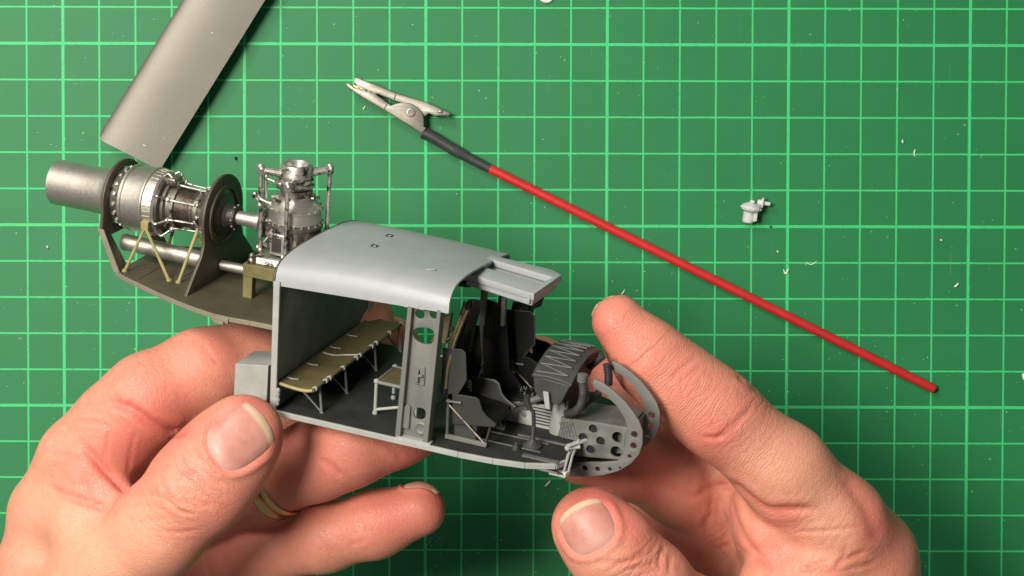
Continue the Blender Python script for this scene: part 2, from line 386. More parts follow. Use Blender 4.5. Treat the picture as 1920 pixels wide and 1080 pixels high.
# ================================================================== crocodile clip on a red rod
def clip():
    root = empty('clip_holder', at(800, 245, 0)); ro = root.matrix_world.translation / S
    def q(zx, zy, h=0.0): p = at(620 + zx / 4.909, 120 + zy / 4.909, 0.3); return (p.x - ro.x, p.y - ro.y)
    up = [(212, 160), (222, 138), (240, 126), (420, 192), (600, 268), (760, 316), (880, 352), (1000, 405), (1095, 448), (1108, 462), (1085, 482), (1010, 478), (958, 482), (935, 470), (900, 458), (868, 486), (830, 440), (760, 400), (650, 360), (585, 342), (500, 306), (430, 278), (402, 286), (385, 264), (352, 268), (335, 244), (310, 248), (290, 226), (255, 224)]
    lo = [(146, 196), (152, 184), (170, 178), (215, 206), (240, 224), (262, 216), (285, 238), (315, 230), (335, 252), (362, 246), (382, 266), (405, 268), (440, 296), (520, 354), (560, 382), (600, 370), (640, 360), (690, 358), (740, 366), (790, 392), (830, 430), (855, 475), (862, 530), (860, 575), (884, 592), (866, 620), (842, 642), (660, 530), (490, 424), (360, 350), (250, 282), (170, 225)]
    Pz = lambda pts: [q(*p) for p in pts]
    plate('jaw', 'clip_nickel', root, Pz(up), [], 0.34, (0, 0, 0.26), (1, 0, 0), (0, 1, 0), 0.035)
    j = plate('jaw', 'clip_nickel', root, Pz(lo), [], 0.42, (0, 0, 0.29), (1, 0, 0), (0, 1, 0), 0.035)
    # folded seams round the jaws
    for a, b, z in (((600, 275), (583, 335), .435), ((522, 365), (495, 420), .505)):
        m = MB(); a_, b_ = q(*a), q(*b); m.tube([(a_[0], a_[1], z), (b_[0], b_[1], z)], 0.02, 8); m.build('seam', 'clip_nickel', root)
    c = q(740, 450)
    m = MB(); m.lathe([(0, .125), (.03, .125), (.04, .11), (.04, .075), (.005, .06), (.005, .0)], (c[0], c[1], .49), (0, 0, 1), 24, False); m.build('rivet', 'clip_nickel', root)
    c = q(1012, 440)
    m = MB(); m.sphere((c[0], c[1], .42), .07, 12, (1.3, .8, .5)); m.build('dimple', 'clip_nickel', root)
    b0 = q(250, 222); m = MB(); m.bar((*q(205, 205), .40), (*q(295, 238), .40), .08, .06); m.build('tooth_liner', 'brass', root, 0.01)
    # sleeve and rod
    def W(px, py, h): p = at(px, py, h); return (p.x - ro.x, p.y - ro.y, h - ro.z)
    pts = spline([W(793, 248, .30), W(815, 259, .30), (W(838, 273, .29)), W(855, 283, .27), W(885, 299, .24), W(918, 316, .23)], 5)
    n = len(pts); r = [.172 + 0.02 * math.exp(-((i / n - .55) / .1) ** 2) - 0.045 * (i / n) for i in range(n)]
    m = MB(); m.tube(pts, r, 20); m.build('sleeve', 'sleeve', root, 0, 60)
    a, b = Vector(W(912, 313, .225)), Vector(W(1749, 728, .127))
    d = (b - a).normalized()
    m = MB(); m.tube([a, a + (b - a) * .3, a + (b - a) * .7, b, b + d * .05, b + d * .085, b + d * .1], [.128, .126, .126, .126, .112, .075, .025], 20); m.build('rod', 'red_plastic', root, 0, 50)
    tag(root, 'nickel crocodile clip on a long red rod with black sleeve lying on the mat', 'clip')
clip()

# ================================================================== small resin casting
def casting():
    c = at(1412, 412, 0); root = empty('resin_gearbox', c)
    A = Vector((0.16, 0.97, .16)).normalized()
    def W(px, py, h): p = at(px, py, h); return Vector((p.x - c.x, p.y - c.y, h))
    m = MB(); m.lathe([(-.31, .13), (-.29, .16), (.0, .175), (.02, .175)], W(1406, 397, .2), A, 16)
    m.build('shaft', 'resin', root, .02, 30)
    m = MB(); m.hexa([W(1412, 416, .02), W(1419, 415, .02), W(1421, 398, .02), W(1414, 398, .02), W(1412, 416, .4), W(1419, 415, .4), W(1421, 398, .4), W(1414, 398, .4)])
    m.build('rib', 'resin', root, .015)
    m = MB(); m.lathe([(-.05, .20), (0, .27), (.05, .285), (.10, .27), (.16, .19), (.2, .10), (.2, 0)], W(1408, 393, .27), A, 26, False); m.build('flange', 'resin', root, 0, 30)
    m = MB()
    u, v = perp(A)
    for k in range(14):
        a = 2 * math.pi * k / 14; p = W(1408, 393, .27) + A * .05 + (u * math.cos(a) + v * math.sin(a)) * .285; m.sphere(p, .022, 6)
    m.build('bolt_ring', 'resin', root)
    m = MB(); p = W(1411, 379, .40); m.box(-.07, .05, -.045, .05, -.06, .06); m.v = [x + p for x in m.v]; m.build('boss', 'resin', root, .015)
    D = Vector((.94, -.16, .1)).normalized()
    m = MB(); m.lathe([(-.1, .07), (0, .09), (.02, .15), (.06, .155), (.075, .12), (.10, .06), (.25, .055), (.26, .04)], W(1427, 380, .25), D, 18); m.build('side_flange', 'resin', root, 0, 30)
    m = MB(); m.sphere(W(1422, 386, .33), .045, 8); m.build('stub', 'resin', root)
    m = MB(); m.lathe([(0, .1), (.25, .09)], W(1410, 395, 0), (0, 0, 1), 10); m.build('foot', 'resin', root)
    tag(root, 'small pale grey resin gearbox casting with flange and stub shaft on the mat', 'model part')
casting()

# ================================================================== crumbs and shavings on the mat
def crumb(name, px, pts, r, label, mat='crumb'):
    """pts in photo pixels round px; a small curl or chip with body, resting on the mat"""
    c = at(*px, 0); root_pts = []
    for i, (dx, dy) in enumerate(pts):
        p = at(px[0] + dx, px[1] + dy, 0); root_pts.append((p.x - c.x, p.y - c.y, r * (1 + 0.4 * math.sin(i * 1.7))))
    m = MB(); sp = spline(root_pts, 4) if len(root_pts) > 2 else root_pts
    k = len(sp); m.tube(sp, [r * (0.55 + 0.6 * math.sin(math.pi * (i + .6) / (k + .2))) for i in range(k)], 7)
    o = m.build(name, mat, None, 0, 60); o.location = c * S
    return tag(o, label, 'crumb')
crumb('resin_ring', (1024, -4), [(-13, -6), (-9, 3), (0, 7), (9, 4), (13, -6)], .045, 'pale resin ring fragment on the mat above the crocodile clip')
crumb('plastic_shaving', (1472, 509), [(-3, -4), (0, 4), (4, 0), (6, -4), (3, 5)], .022, 'curled white shaving on a thick grid line below the resin gearbox')
crumb('plastic_shaving', (1519, 493), [(-8, 4), (-7, 0), (1, 3), (9, 0), (12, -4)], .011, 'thin hair-like white shaving curl beside the curled shaving on the grid line')
crumb('plastic_chip', (1793, 535), [(-4, 3), (0, 0), (4, -4)], .028, 'pale slanted plastic chip on the mat above the end of the red rod')
crumb('plastic_chip', (1764, 450), [(-1, -1), (2, 1)], .024, 'tiny white dot of plastic above the slanted chip')
crumb('resin_offcut', (1919, 707), [(-1, -7), (1, 0), (4, 7)], .06, 'pale resin offcut at the edge of the mat beyond the red rod tip')
crumb('plastic_chip', (1693, 265), [(-1, -3), (-1, 1), (1, 3)], .025, 'short white plastic crumb high on the mat, upper of two')
crumb('plastic_chip', (1715, 286), [(1, -6), (-1, 0), (0, 7)], .02, 'thin white plastic sliver on a grid line beside the short crumb')
crumb('plastic_chip', (1168, 549), [(-3, 3), (0, 0), (3, -6)], .018, 'pale broken shaving on the mat just beyond the fingertip of the palm-up hand')
crumb('plastic_chip', (1458, 471), [(-1, -1), (1, 2)], .022, 'tiny pale fleck on the mat between the red rod and resin gearbox')
crumb('dark_pellet', (442, 297), [(-1, 0), (2, 0)], .045, 'tiny dark pellet on the mat between rotor blade and transmission', 'black_rubber')
crumb('dark_pellet', (1444, 424), [(-1, 0), (2, 1)], .03, 'tiny black speck on a thick grid line under the resin gearbox', 'black_rubber')
crumb('white_pellet', (90, 463), [(-1, 0), (1.5, 0)], .04, 'single tiny white pellet on the mat beside the engine exhaust')
crumb('plastic_chip', (683, 202), [(-2, 3), (2, -3)], .016, 'tiny white sliver on the mat beneath the crocodile clip jaws')
crumb('plastic_chip', (1027, 907), [(-5, 5), (0, 0), (5, -6)], .028, 'white forked chip on the mat below the model nose')
def dust():
    m = MB()
    for _ in range(330):
        x, y = rnd.uniform(-14.5, 14.5), rnd.uniform(-8.2, 8.2); r = rnd.choice([.006, .007, .008, .011])
        m.sphere((x, y, r * .6), r, 5, (1 + rnd.random() * 1.5, 1, .8))
    for cx, cy, k, s in ((812, 1010, 40, .16), (1010, 900, 12, .3), (560, 190, 14, .8), (1640, 690, 25, 1.0)):
        c = at(cx, cy, 0)
        for _ in range(k): m.sphere((c.x + rnd.gauss(0, s), c.y + rnd.gauss(0, s), .005), rnd.choice([.008, .01, .013]), 5)
    tag(m.build('plastic_dust', 'crumb', None, 0, 60), 'fine pale sanding dust scattered over the mat', 'dust', None, 'stuff')
dust()

# ================================================================== the helicopter model
HE = empty('helicopter_model', ORG, RM)
tag(HE, 'unfinished grey scale-model helicopter cabin with silver engine, held in two hands', 'model helicopter')
CY = 2.45                                   # centre line
def V(*a): return Vector(a)
# ---- floor
fl = [(-3.2, 0), (1.4, 0.0), (2.2, .06), (2.9, .2), (3.5, .5), (3.62, .8), (3.62, 4.1), (3.5, 4.4), (2.9, 4.7), (2.2, 4.84), (1.4, 4.9), (-3.2, 4.9)]
floor = plate('cabin_floor', 'dark_floor', HE, fl, [], .10, (0, 0, -.05), (1, 0, 0), (0, 1, 0), .012)
m = MB()
edge = [V(x, y - .035, -.055) for x, y in fl[:6]]
for a, b in zip(edge[:-1], edge[1:]): m.bar(a, b, .07, .13)
m.build('sill_strip', 'light_grey', HE, .012)
m = MB()
m.bar((-3.2, 4.935, -.055), (1.4, 4.935, -.055), .07, .13); m.build('sill_strip', 'light_grey', HE, .012)
# floor rails of the seats and painted scuffs as thin strips
for y in (.85, 1.35, 3.5, 4.0):
    m = MB(); m.box(1.0, 3.0, y - .02, y + .02, .0, .025); m.build('seat_rail', 'rib_grey', HE, .004)
# belly under the nose floor
m = MB(); m.sheet([[V(x, y, -.10 - .55 * (max(0, x - 2.6) / 1.2) ** .6 * math.sin(math.pi * min(1, max(0, (y - .4) / 4.1)))**.7 - .005) for y in [.3 + 4.3 * k / 12 for k in range(13)]] for x in [2.6, 2.8, 3.0, 3.2, 3.4, 3.6]], (0, 0, -.05))
m.build('belly_skin', 'grey', HE, 0, 60)
# ---- rear bulkhead
bulk = [(0, 0), (4.9, 0), (4.88, 2.8), (4.72, 2.98), (4.5, 3.14), (4.2, 3.26), (3.85, 3.36), (3.45, 3.43), (2.9, 3.48), (1.75, 3.53), (.8, 3.52), (.5, 3.49), (.27, 3.43), (.11, 3.34), (.03, 3.22), (0, 3.0)]
plate('rear_bulkhead', 'bulk_grey', HE, bulk, [], .08, (-3.2, 0, 0), (0, 1, 0), (0, 0, 1), .01)
m = MB(); m.box(-3.245, -3.09, -.06, .02, -.1, 3.1); m.build('door_frame', 'light_grey', HE, .012)
m = MB(); m.box(-3.245, -3.09, 4.86, 4.94, -.1, 2.8); m.build('door_frame', 'light_grey', HE, .012)
m = MB()
for z in (.28, .42, .5): m.sphere((-3.06, -.03, z), .055, 8, (1, .9, 1.2))
m.tube([(-3.06, -.03, .15), (-3.05, -.05, .5)], .035, 8); m.build('hinge_bracket', 'light_grey', HE)
# ---- box behind the bulkhead
m = MB(); m.hexa([L(438, 742, y=.3), L(500, 752, y=.3), L(500, 752, y=.3) + V(0, .95, 0), L(438, 742, y=.3) + V(0, .95, 0),
                  L(441, 682, y=.3), L(503, 686, y=.3), L(503, 686, y=.3) + V(0, .95, 0), L(441, 682, y=.3) + V(0, .95, 0)])
for v in m.v: v.x = min(v.x, -3.235)
m.build('rear_box', 'light_grey', HE, .012)
# ---- roof
prof_rear = [(0, 2.98), (0, 3.1), (.03, 3.25), (.11, 3.38), (.27, 3.47), (.5, 3.53), (.8, 3.565), (1.2, 3.58), (1.75, 3.57), (2.3, 3.55), (2.9, 3.52), (3.45, 3.47), (3.85, 3.40), (4.2, 3.30), (4.5, 3.18), (4.75, 3.0), (4.9, 2.8)]
prof_front = [(.97, -.03, 3.17), (.97, -.02, 3.28), (.96, .0, 3.40), (.95, .08, 3.50), (.93, .22, 3.58), (.90, .45, 3.64), (.88, .75, 3.67), (.86, 1.1, 3.67), (.83, 1.6, 3.62), (.80, 2.2, 3.55), (.76, 2.8, 3.45), (.70, 3.3, 3.36), (.65, 3.75, 3.27), (.61, 4.15, 3.19), (.58, 4.45, 3.12), (.55, 4.62, 3.02), (.53, 4.72, 2.85)]
prof_r = prof_rear
def on_roof(rows, px, py):
    z = 3.6
    for _ in range(6):
        p = L(px, py, z=z); q = min((v for r in rows for v in r), key=lambda v: (v.x - p.x) ** 2 + (v.y - p.y) ** 2); z = q.z
    return L(px, py, z=z + .012)
def roof():
    rows = []
    for i in range(25):
        t = i / 24; row = []
        for (y, z), (fx, fy, fz) in zip(prof_rear, prof_front):
            crown = min(1, max(0, (z - 2.98) / .5))
            row.append(V(-3.24 + (fx + 3.24) * t, y + (fy - y) * t, z + (fz - z) * t + .09 * math.sin(math.pi * t) * crown))
        rows.append(row)
    def nrm(i, j):
        a = rows[i][min(j + 1, len(prof_r) - 1)] - rows[i][max(j - 1, 0)]
        n = V(0, -a.z, a.y).normalized(); return n * -.055
    m = MB(); m.sheet(rows, nrm)
    o = m.build('roof', 'roof_grey', HE, .008, 50)
    # dark olive seam along the rear edge
    s = MB(); s.tube([p + V(-.015, 0, -.025) for p in rows[0]], .035, 8); s.build('rear_seam', 'deck', o, 0, 60)
    # two square sockets: flat black slabs on the skin paint the shade inside them
    for px, py in ((730, 442), (702, 461)):
        p = on_roof(rows, px, py); k = .07
        s = MB()
        s.prism([p + V(-k, -k, 0), p + V(k, -k, 0), p + V(k, k, 0), p + V(-k, k, 0)], (0, 0, .012)); s.build('socket_shade', 'hole_shade', o)
        s = MB(); s.hexa([p + V(-k * .2, -k, .012), p + V(k * .9, -k, .012), p + V(k * .9, k * .4, .012), p + V(0, k * .2, .012), p + V(-k * .2, -k, .02), p + V(k * .9, -k, .03), p + V(k * .9, k * .4, .016), p + V(0, k * .2, .016)]); s.build('socket_lip', 'roof_grey', o)
    p = on_roof(rows, 808, 506); s = MB(); s.bar(p + V(-.12, 0, .0), p + V(.1, .03, .02), .05, .02); s.build('glue_mark', 'light_grey', o, .005)
    # filler along the lower lip
    s = MB()
    for k in range(16): s.sphere(rows[18 + k % 6][0] + V(rnd.uniform(-.15, .15), .012, rnd.uniform(.0, .1)), rnd.uniform(.02, .04), 7, (2.2, .5, .8))
    s.build('filler', 'light_grey', o)
    return rows
RROWS = roof()
# ---- overhead console
def console():
    z0 = 3.40
    P = lambda px, py, z=z0: L(px, py, z=z)
    A, B, C, D = P(871, 512), P(1001, 553), P(1053, 517), P(921, 479)
    c2 = P(1037, 507)
    outer = [A, B, C, c2, D]
    r = [P(901, 500), P(1012, 534), P(1035, 521), P(922, 488)]
    org = A; uv = lambda p: ((p - org).x, (p - org).y)
    o = plate('overhead_console', 'roof_grey', HE, [uv(p) for p in outer], [[uv(p) for p in r]], .16, org + V(0, 0, -.06), (1, 0, 0), (0, 1, 0), .02)
    m = MB(); m.prism([p + V(0, 0, -.30) for p in [A + V(.03, .06, 0), B + V(-.05, .06, 0), C + V(-.08, -.03, 0), D + V(0, -.05, 0)]], (0, 0, .14)); m.build('console_box', 'roof_grey', o, .03)
    m = MB(); m.prism([A + V(-.3, .1, -.22), A + V(.06, .1, -.22), D + V(.06, -.1, -.22), D + V(-.3, -.1, -.22)], (0, 0, .12)); m.build('console_root', 'roof_grey', o, .02)
    m = MB(); m.bar(B + V(-.12, .0, -.12), C + V(-.10, .0, -.12), .06, .22); m.build('front_lip', 'roof_grey', o, .012)
console()
# ---- door pillar
def chaikin(p):
    for _ in range(2): p = [((a[0] * (1 - t) + b[0] * t), (a[1] * (1 - t) + b[1] * t)) for a, b in zip(p, p[1:] + p[:1]) for t in (.25, .75)]
    return p
def pillar():
    def q(px, py): p = L(px, py, y=.10); return (p.x, p.z)
    out = [q(747, 825), q(805, 830), q(829, 577), q(768, 570)]
    holes = [circle(*q(787, 589), .112), circle(*q(814, 589), .112)]
    a, b = q(776, 646), q(813, 616); holes.append([q(774, 614), q(814, 615), q(814, 646), q(790, 646), q(774, 634)])
    holes[-1] = chaikin(holes[-1])
    holes.append([q(775, 764), q(798, 766), q(797, 788), q(775, 786)])
    holes[-1] = chaikin(holes[-1])
    o = plate('door_pillar', 'grey', HE, out, holes, .06, (0, .14, 0), (1, 0, 0), (0, 0, 1), .008)
    for pts in ([(744, 822), (754, 823), (777, 572), (769, 570)], [(796, 828), (806, 829), (831, 578), (824, 577)]):
        m = MB(); m.prism([(q(*p)[0], -.03, q(*p)[1]) for p in pts], (0, .26, 0)); m.build('flange', 'grey', o, .012)
    p = q(786, 703); m = MB(); m.prism([(u, .105, v) for u, v in rrect(p[0] - .14, p[0] + .14, p[1] - .22, p[1] + .22, .04)], (0, -.03, 0)); m.build('latch_plate', 'grey', o, .008)
    m = MB(); m.box(p[0] - .06, p[0] + .02, .0, .09, p[1] - .15, p[1] + .14); m.bar((p[0] + .0, .03, p[1]), (p[0] + .11, .03, p[1] + .03), .05, .06); m.build('latch', 'grey', o, .012)
    p = q(790, 803); m = MB(); m.lathe([(0, .17), (.03, .165), (.05, .12), (.03, .09), (.03, .0)], (p[0], .11, p[1]), (0, -1, 0), 22, False); m.build('boss', 'grey', o)
    p = q(764, 790); m = MB(); m.prism([(q(*s)[0], .11, q(*s)[1]) for s in ((753, 800), (768, 803), (771, 762), (765, 757), (757, 764))], (0, -.06, 0)); m.build('gusset', 'grey', o, .012)
    m = MB(); m.box(-.1, .72, -.04, .14, -.01, .05); m.build('foot_plate', 'light_grey', o, .008)
pillar()
# matching far pillar, mostly out of sight behind the cockpit
m = MB(); m.box(-.15, -.03, 4.66, 4.8, 0, 2.8); m.box(.3, .42, 4.66, 4.8, 0, 2.8); m.box(-.15, .42, 4.7, 4.76, 1.2, 1.6); m.build('far_pillar', 'grey', HE, .012)
# ---- bench along the bulkhead
def bench():
    xr, xf, z = -3.1, -2.26, .62
    rows = []
    for j in range(25):
        y = .12 + 4.86 * j / 24
        rows.append([V(xr + (xf - xr) * k / 8, y, z + .02 - .05 * math.sin(math.pi * k / 8) + .012 * math.sin(j * 1.3)) for k in range(9)])
    m = MB(); m.sheet(rows, (0, 0, -.035)); o = m.build('bench_canvas', 'olive', HE, .006, 50)
    m = MB(); m.tube([(xf, .1, z), (xf, 5.0, z)], .04, 10); m.build('front_tube', 'olive', o)
    m = MB(); m.tube([(xr, .1, z), (xr, 5.0, z)], .035, 10); m.build('rear_tube', 'olive', o)
    m = MB(); m.tube(spline([(xr, .10, z), (xr + .3, .09, z - .03), (xf - .2, .09, z - .04), (xf, .10, z)], 5), .04, 8); m.build('end_hem', 'zinc', o)
    for k, y in enumerate((.22, .75, .95, 1.65, 2.35, 2.55, 3.2, 3.45, 4.2, 4.92)):
        m = MB(); m.lathe([(-.045, .03), (-.035, .06), (.035, .06), (.045, .03)], (xf, y, z), (0, 1, 0), 10); m.build('lashing', 'light_grey', o)
    for y in (.22, 1.2, 2.4, 3.3):
        m = MB(); m.tube(spline([(xr + .02, y + .25, z + .02), (xr + .15, y + .2, z + .03), (xr + .28, y + .28, z + .01)], 4), .014, 6); m.build('cord', 'light_grey', o)
    m = MB(); m.tube(spline([(xr + .05, 2.2, z + .03), (xr + .3, 2.25, z), (xf - .3, 2.4, z), (xf, 2.45, z + .05)], 5), .018, 6); m.build('strap', 'light_grey', o)
    for y in (.3, 1.6, 3.2, 4.6):
        m = MB(); m.tube([(xf, y + .15, z - .02), (-2.15, y + .08, 0)], .03, 8); m.lathe([(0, .05), (.03, .04)], (-2.15, y + .08, 0), (0, 0, 1), 8); m.build('leg', 'grey', o)
        m = MB(); m.tube([(xf - .45, y - .02, z - .05), (-2.16, y + .07, .03)], .022, 8); m.build('brace', 'grey', o)
bench()
# ---- small folding seat behind the pillar
def jump_seat():
    a = L(706, 716, y=.95); x0, y0, z = a.x, .95, a.z
    x1, y1 = x0 + 1.0, y0 + 1.0
    rows = [[V(x0 + (x1 - x0) * i / 6, y0 + (y1 - y0) * j / 6, z + .02 - .06 * math.sin(math.pi * i / 6) * math.sin(math.pi * j / 6)) for i in range(7)] for j in range(7)]
    m = MB(); m.sheet(rows, (0, 0, -.03)); o = m.build('jump_seat', 'olive', HE, .005, 50)
    for p, q_ in (((x0, y0), (x1, y0)), ((x0, y1), (x1, y1)), ((x0, y0), (x0, y1)), ((x1, y0), (x1, y1))):
        m = MB(); m.tube([(*p, z), (*q_, z)], .045, 10); m.build('seat_tube', 'grey', o)
    for p in ((x0, y0), (x1, y0), (x0, y1), (x1, y1)):
        m = MB(); m.tube([(p[0], p[1], 0), (p[0], p[1], z)], .04, 10); m.lathe([(0, .06), (.06, .055)], (p[0], p[1], 0), (0, 0, 1), 10); m.lathe([(-.04, .03), (0, .065), (.05, .06), (.07, .03)], (p[0], p[1], z), (0, 0, 1), 10); m.build('leg', 'light_grey', o)
    m = MB(); m.tube([(x0, y0, .1), (x1, y0 + .1, .38)], .035, 8); m.build('brace', 'light_grey', o)
    m = MB(); m.tube([(x0, y0, .55), (x1, y1, .12)], .02, 8); m.build('brace', 'dark_metal', o)
    # olive back rest panels
    bk = [L(846, 589, y=2.6), L(829, 597, y=2.6), L(806, 642, y=2.6), L(836, 645, y=2.6)]
    m = MB(); m.prism(bk, (0, .16, 0)); m.build('back_cushion', 'olive', o, .02)
    m = MB(); m.tube([bk[3] + V(0, .08, 0), V(bk[3].x, 2.68, .05)], .03, 8); m.build('back_post', 'grey', o)
jump_seat()
# ---- the two crew seats
def crew_seat(y0, y1, dx, far):
    def sh(pts, y): return [V(x + dx, y, z) for x, z in pts]
    shell = [(.55, .95), (.62, 1.6), (.78, 2.4), (.98, 2.95), (1.12, 3.08), (1.2, 3.0), (1.12, 2.5), (1.02, 1.8), (1.0, 1.0)]
    # back shell: hollow-looking board with side flanges
    hi = .0 if not far else -.85
    prof = [(.78, .75), (.76, 1.2), (.78, 1.7), (.86, 2.3), (.98, 2.85 + hi), (1.06, 3.12 + hi)]
    rows = []
    for x, z in prof:
        k = (z - .75) / 2.1; w0 = (y1 - y0) / 2 * (1 - .32 * max(0, k - .45) / .55); c = (y0 + y1) / 2
        rows.append([V(x + dx + .10 * abs(u) ** 2, c + w0 * u, z - (.10 * abs(u) ** 3 if k > .9 else 0)) for u in (-1, -.75, -.5, -.25, 0, .25, .5, .75, 1)])
    m = MB(); m.sheet(rows, (-.10, 0, 0)); o = m.build('crew_seat', 'seat_black', HE, .015, 50)
    # olive rear cushion / armour backing along the outer shoulder
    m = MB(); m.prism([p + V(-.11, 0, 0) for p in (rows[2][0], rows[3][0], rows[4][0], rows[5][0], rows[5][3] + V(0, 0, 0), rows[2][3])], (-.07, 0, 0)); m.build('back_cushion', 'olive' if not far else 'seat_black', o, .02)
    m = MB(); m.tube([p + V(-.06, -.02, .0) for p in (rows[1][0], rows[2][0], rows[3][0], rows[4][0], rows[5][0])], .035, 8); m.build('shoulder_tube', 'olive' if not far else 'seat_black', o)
    m = MB(); m.sheet([[p + V(.035, 0, 0) for p in r[4:]] for r in rows[2:]], (-.03, 0, 0)); m.build('back_pad', 'seat_grey', o, .008, 50)
    m = MB(); m.sheet([[p + V(.05 , 0, 0) for p in r[1:8]] for r in rows[:4]], (-.04, 0, 0)); m.build('back_web', 'seat_black', o, .012, 50)
    # wing panels
    wing = [(.66, 2.12), (1.12, 2.18), (1.20, 2.12), (1.27, 1.5), (1.08, 1.12), (.68, 1.02)]
    if far: wing = [(.66, 2.18), (1.26, 2.26), (1.36, 2.15), (1.42, 1.5), (1.15, 1.1), (.66, 1.1)]
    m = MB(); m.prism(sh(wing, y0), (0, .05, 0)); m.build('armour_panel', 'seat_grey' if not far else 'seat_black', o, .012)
    m = MB(); e = sh(wing, y0 - .005); m.tube([e[0], e[1], e[2], e[3], e[4]], .018, 8); m.build('panel_edge', 'seat_grey', o, 0, 60)
    if not far:
        m = MB(); m.prism(sh([(.72, 2.3), (1.05, 2.35), (1.15, 1.5), (1.1, 1.0), (.72, 1.0)], y1 - .03), (0, .05, 0)); m.build('armour_panel', 'seat_black', o, .012)
    # pan: two stepped cheeks, cushion, bottom
    ck = [(.95, 1.1), (1.5, 1.13), (1.60, 1.08), (1.68, .86), (1.78, .75), (2.04, .6), (2.0, .52), (1.0, .38)]
    if far: ck = [(.95, 1.16), (1.3, 1.12), (1.62, 1.0), (1.8, .8), (1.78, .6), (1.6, .42), (1.0, .38)]
    for y in (y0, y1 - .05):
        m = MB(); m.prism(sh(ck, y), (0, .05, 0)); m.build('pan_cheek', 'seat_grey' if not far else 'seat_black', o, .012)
    e = sh(ck, y1 - .025); m = MB(); m.tube([e[0], e[1], e[2], e[3], e[4], e[5]], .022, 8); m.build('cheek_edge', 'rib_grey', o, 0, 60)
    m = MB(); m.sheet([[V(x + dx, y0 + .05 + (y1 - y0 - .1) * k / 6, z - .06 * math.sin(math.pi * k / 6)) for k in range(7)] for x, z in ((.85, .82), (1.1, .74), (1.4, .70), (1.7, .68), (1.95, .62))], (0, 0, -.12)); m.build('seat_cushion', 'seat_black', o, .02, 50)
    # undercarriage
    for y in (y0 + .03, y1 - .05):
        m = MB(); m.tube([(.88 + dx, y, .02), (.86 + dx, y, .9)], .035, 8); m.sphere((.86 + dx, y, .9), .055, 8); m.build('rear_leg', 'rib_grey', o)
        m = MB(); m.tube([(.9 + dx, y - .03, .82), (1.78 + dx, y - .03, .1)], .028, 8); m.build('diagonal_strut', 'gun_metal', o)
        m = MB(); m.bar((.85 + dx, y - .02, .06), (1.85 + dx, y - .02, .06), .09, .10); m.build('base_rail', 'grey', o, .012)
        m = MB(); m.tube([(1.8 + dx, y, .05), (1.9 + dx, y, .55)], .03, 8); m.build('front_leg', 'dark_metal', o)
    m = MB(); m.tube([(.85 + dx, y0 - .04, .92), (1.2 + dx, y0 - .04, .95)], .03, 8); m.build('arm_bar', 'rib_grey', o)
    m = MB(); m.box(1.0 + dx, 1.55 + dx, y0 + .1, y1 - .1, .03, .5); m.build('seat_base', 'panel_dark', o, .03)
    if not far:
        p = L(855, 627, y=y1 - .2)
        m = MB()
        for k in range(9): m.sphere(p + V(rnd.uniform(-.12, .12), rnd.uniform(-.08, .08), rnd.uniform(-.1, .1)), rnd.uniform(.04, .07), 8)
        m.tube([p + V(-.25, 0, -.2), p], .03, 8); m.build('harness_reel', 'rib_grey', o)
    return o
crew_seat(.5, 1.65, 0, False)
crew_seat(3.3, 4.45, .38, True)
# seat back posts up to the roof
for px in (910, 947):
    a = L(px, 538, y=2.75); b = L(px - 4, 610, y=2.75)
    m = MB(); m.bar(a, b, .13, .1, (1, 0, 0)); m.build('bulkhead_post', 'grey', HE, .015)
# centre bulkhead panel between seats, dark
m = MB(); m.prism([L(906, 560, y=2.8), L(948, 574, y=2.8), L(955, 690, y=2.8), L(985, 735, y=2.8), L(905, 745, y=2.8)], (0, .06, 0)); m.build('centre_panel', 'seat_black', HE, .015)
m = MB(); m.bar(L(905, 700, y=2.3), V(L(905, 700, y=2.3).x, 2.3, 0), .1, .1, (1, 0, 0)); m.build('centre_post', 'panel_dark', HE, .012)
# headset in the far corner of the roof
m = MB(); p = L(870, 535, y=2.6); m.sphere(p + V(0, 0, .06), .22, 12, (1.1, .8, .4)); m.build('roof_fitting', 'panel_dark', HE)
# ---- centre console between seats
def pedestal():
    o = MB().hexa([V(1.6, 2.1, 0), V(2.85, 2.1, 0), V(2.85, 2.8, 0), V(1.6, 2.8, 0), V(1.6, 2.1, .5), V(2.85, 2.1, .62), V(2.85, 2.8, .62), V(1.6, 2.8, .5)]).build('centre_console', 'light_grey', HE, .02)
    m = MB(); m.hexa([V(1.58, 2.06, .5), V(2.6, 2.06, .62), V(2.6, 2.84, .62), V(1.58, 2.84, .5), V(1.58, 2.06, .56), V(2.6, 2.06, .69), V(2.6, 2.84, .69), V(1.58, 2.84, .56)]); m.build('switch_panel', 'seat_black', o, .012)
    for k in range(26):
        x = rnd.uniform(1.65, 2.5); y = rnd.uniform(2.12, 2.78); z = .56 + (x - 1.6) * .128
        m = MB(); m.lathe([(0, .03), (.04, .028), (.05, .015), (.09, .012)], (x, y, z), (rnd.uniform(-.3, .3), rnd.uniform(-.3, .3), 1), 8); m.build('switch', rnd.choice(['seat_black', 'rib_grey', 'seat_grey']), o)
    for k in range(6):
        m = MB(); m.box(2.3, 2.75, 2.07, 2.1, .1 + k * .075, .12 + k * .075); m.build('vent_slat', 'seat_grey', o)
    for a in (.25, .4):
        m = MB(); m.lathe([(0, .05), (.02, .05), (.03, .02)], (2.1, 2.1, a), (0, -1, 0), 10); m.build('screw', 'grey', o)
    m = MB(); m.lathe([(0, .22), (.45, .2), (.8, .16)], (2.95, 2.1, 0), (0, 0, 1), 14); m.build('duct_column', 'light_grey', o, .01)
pedestal()
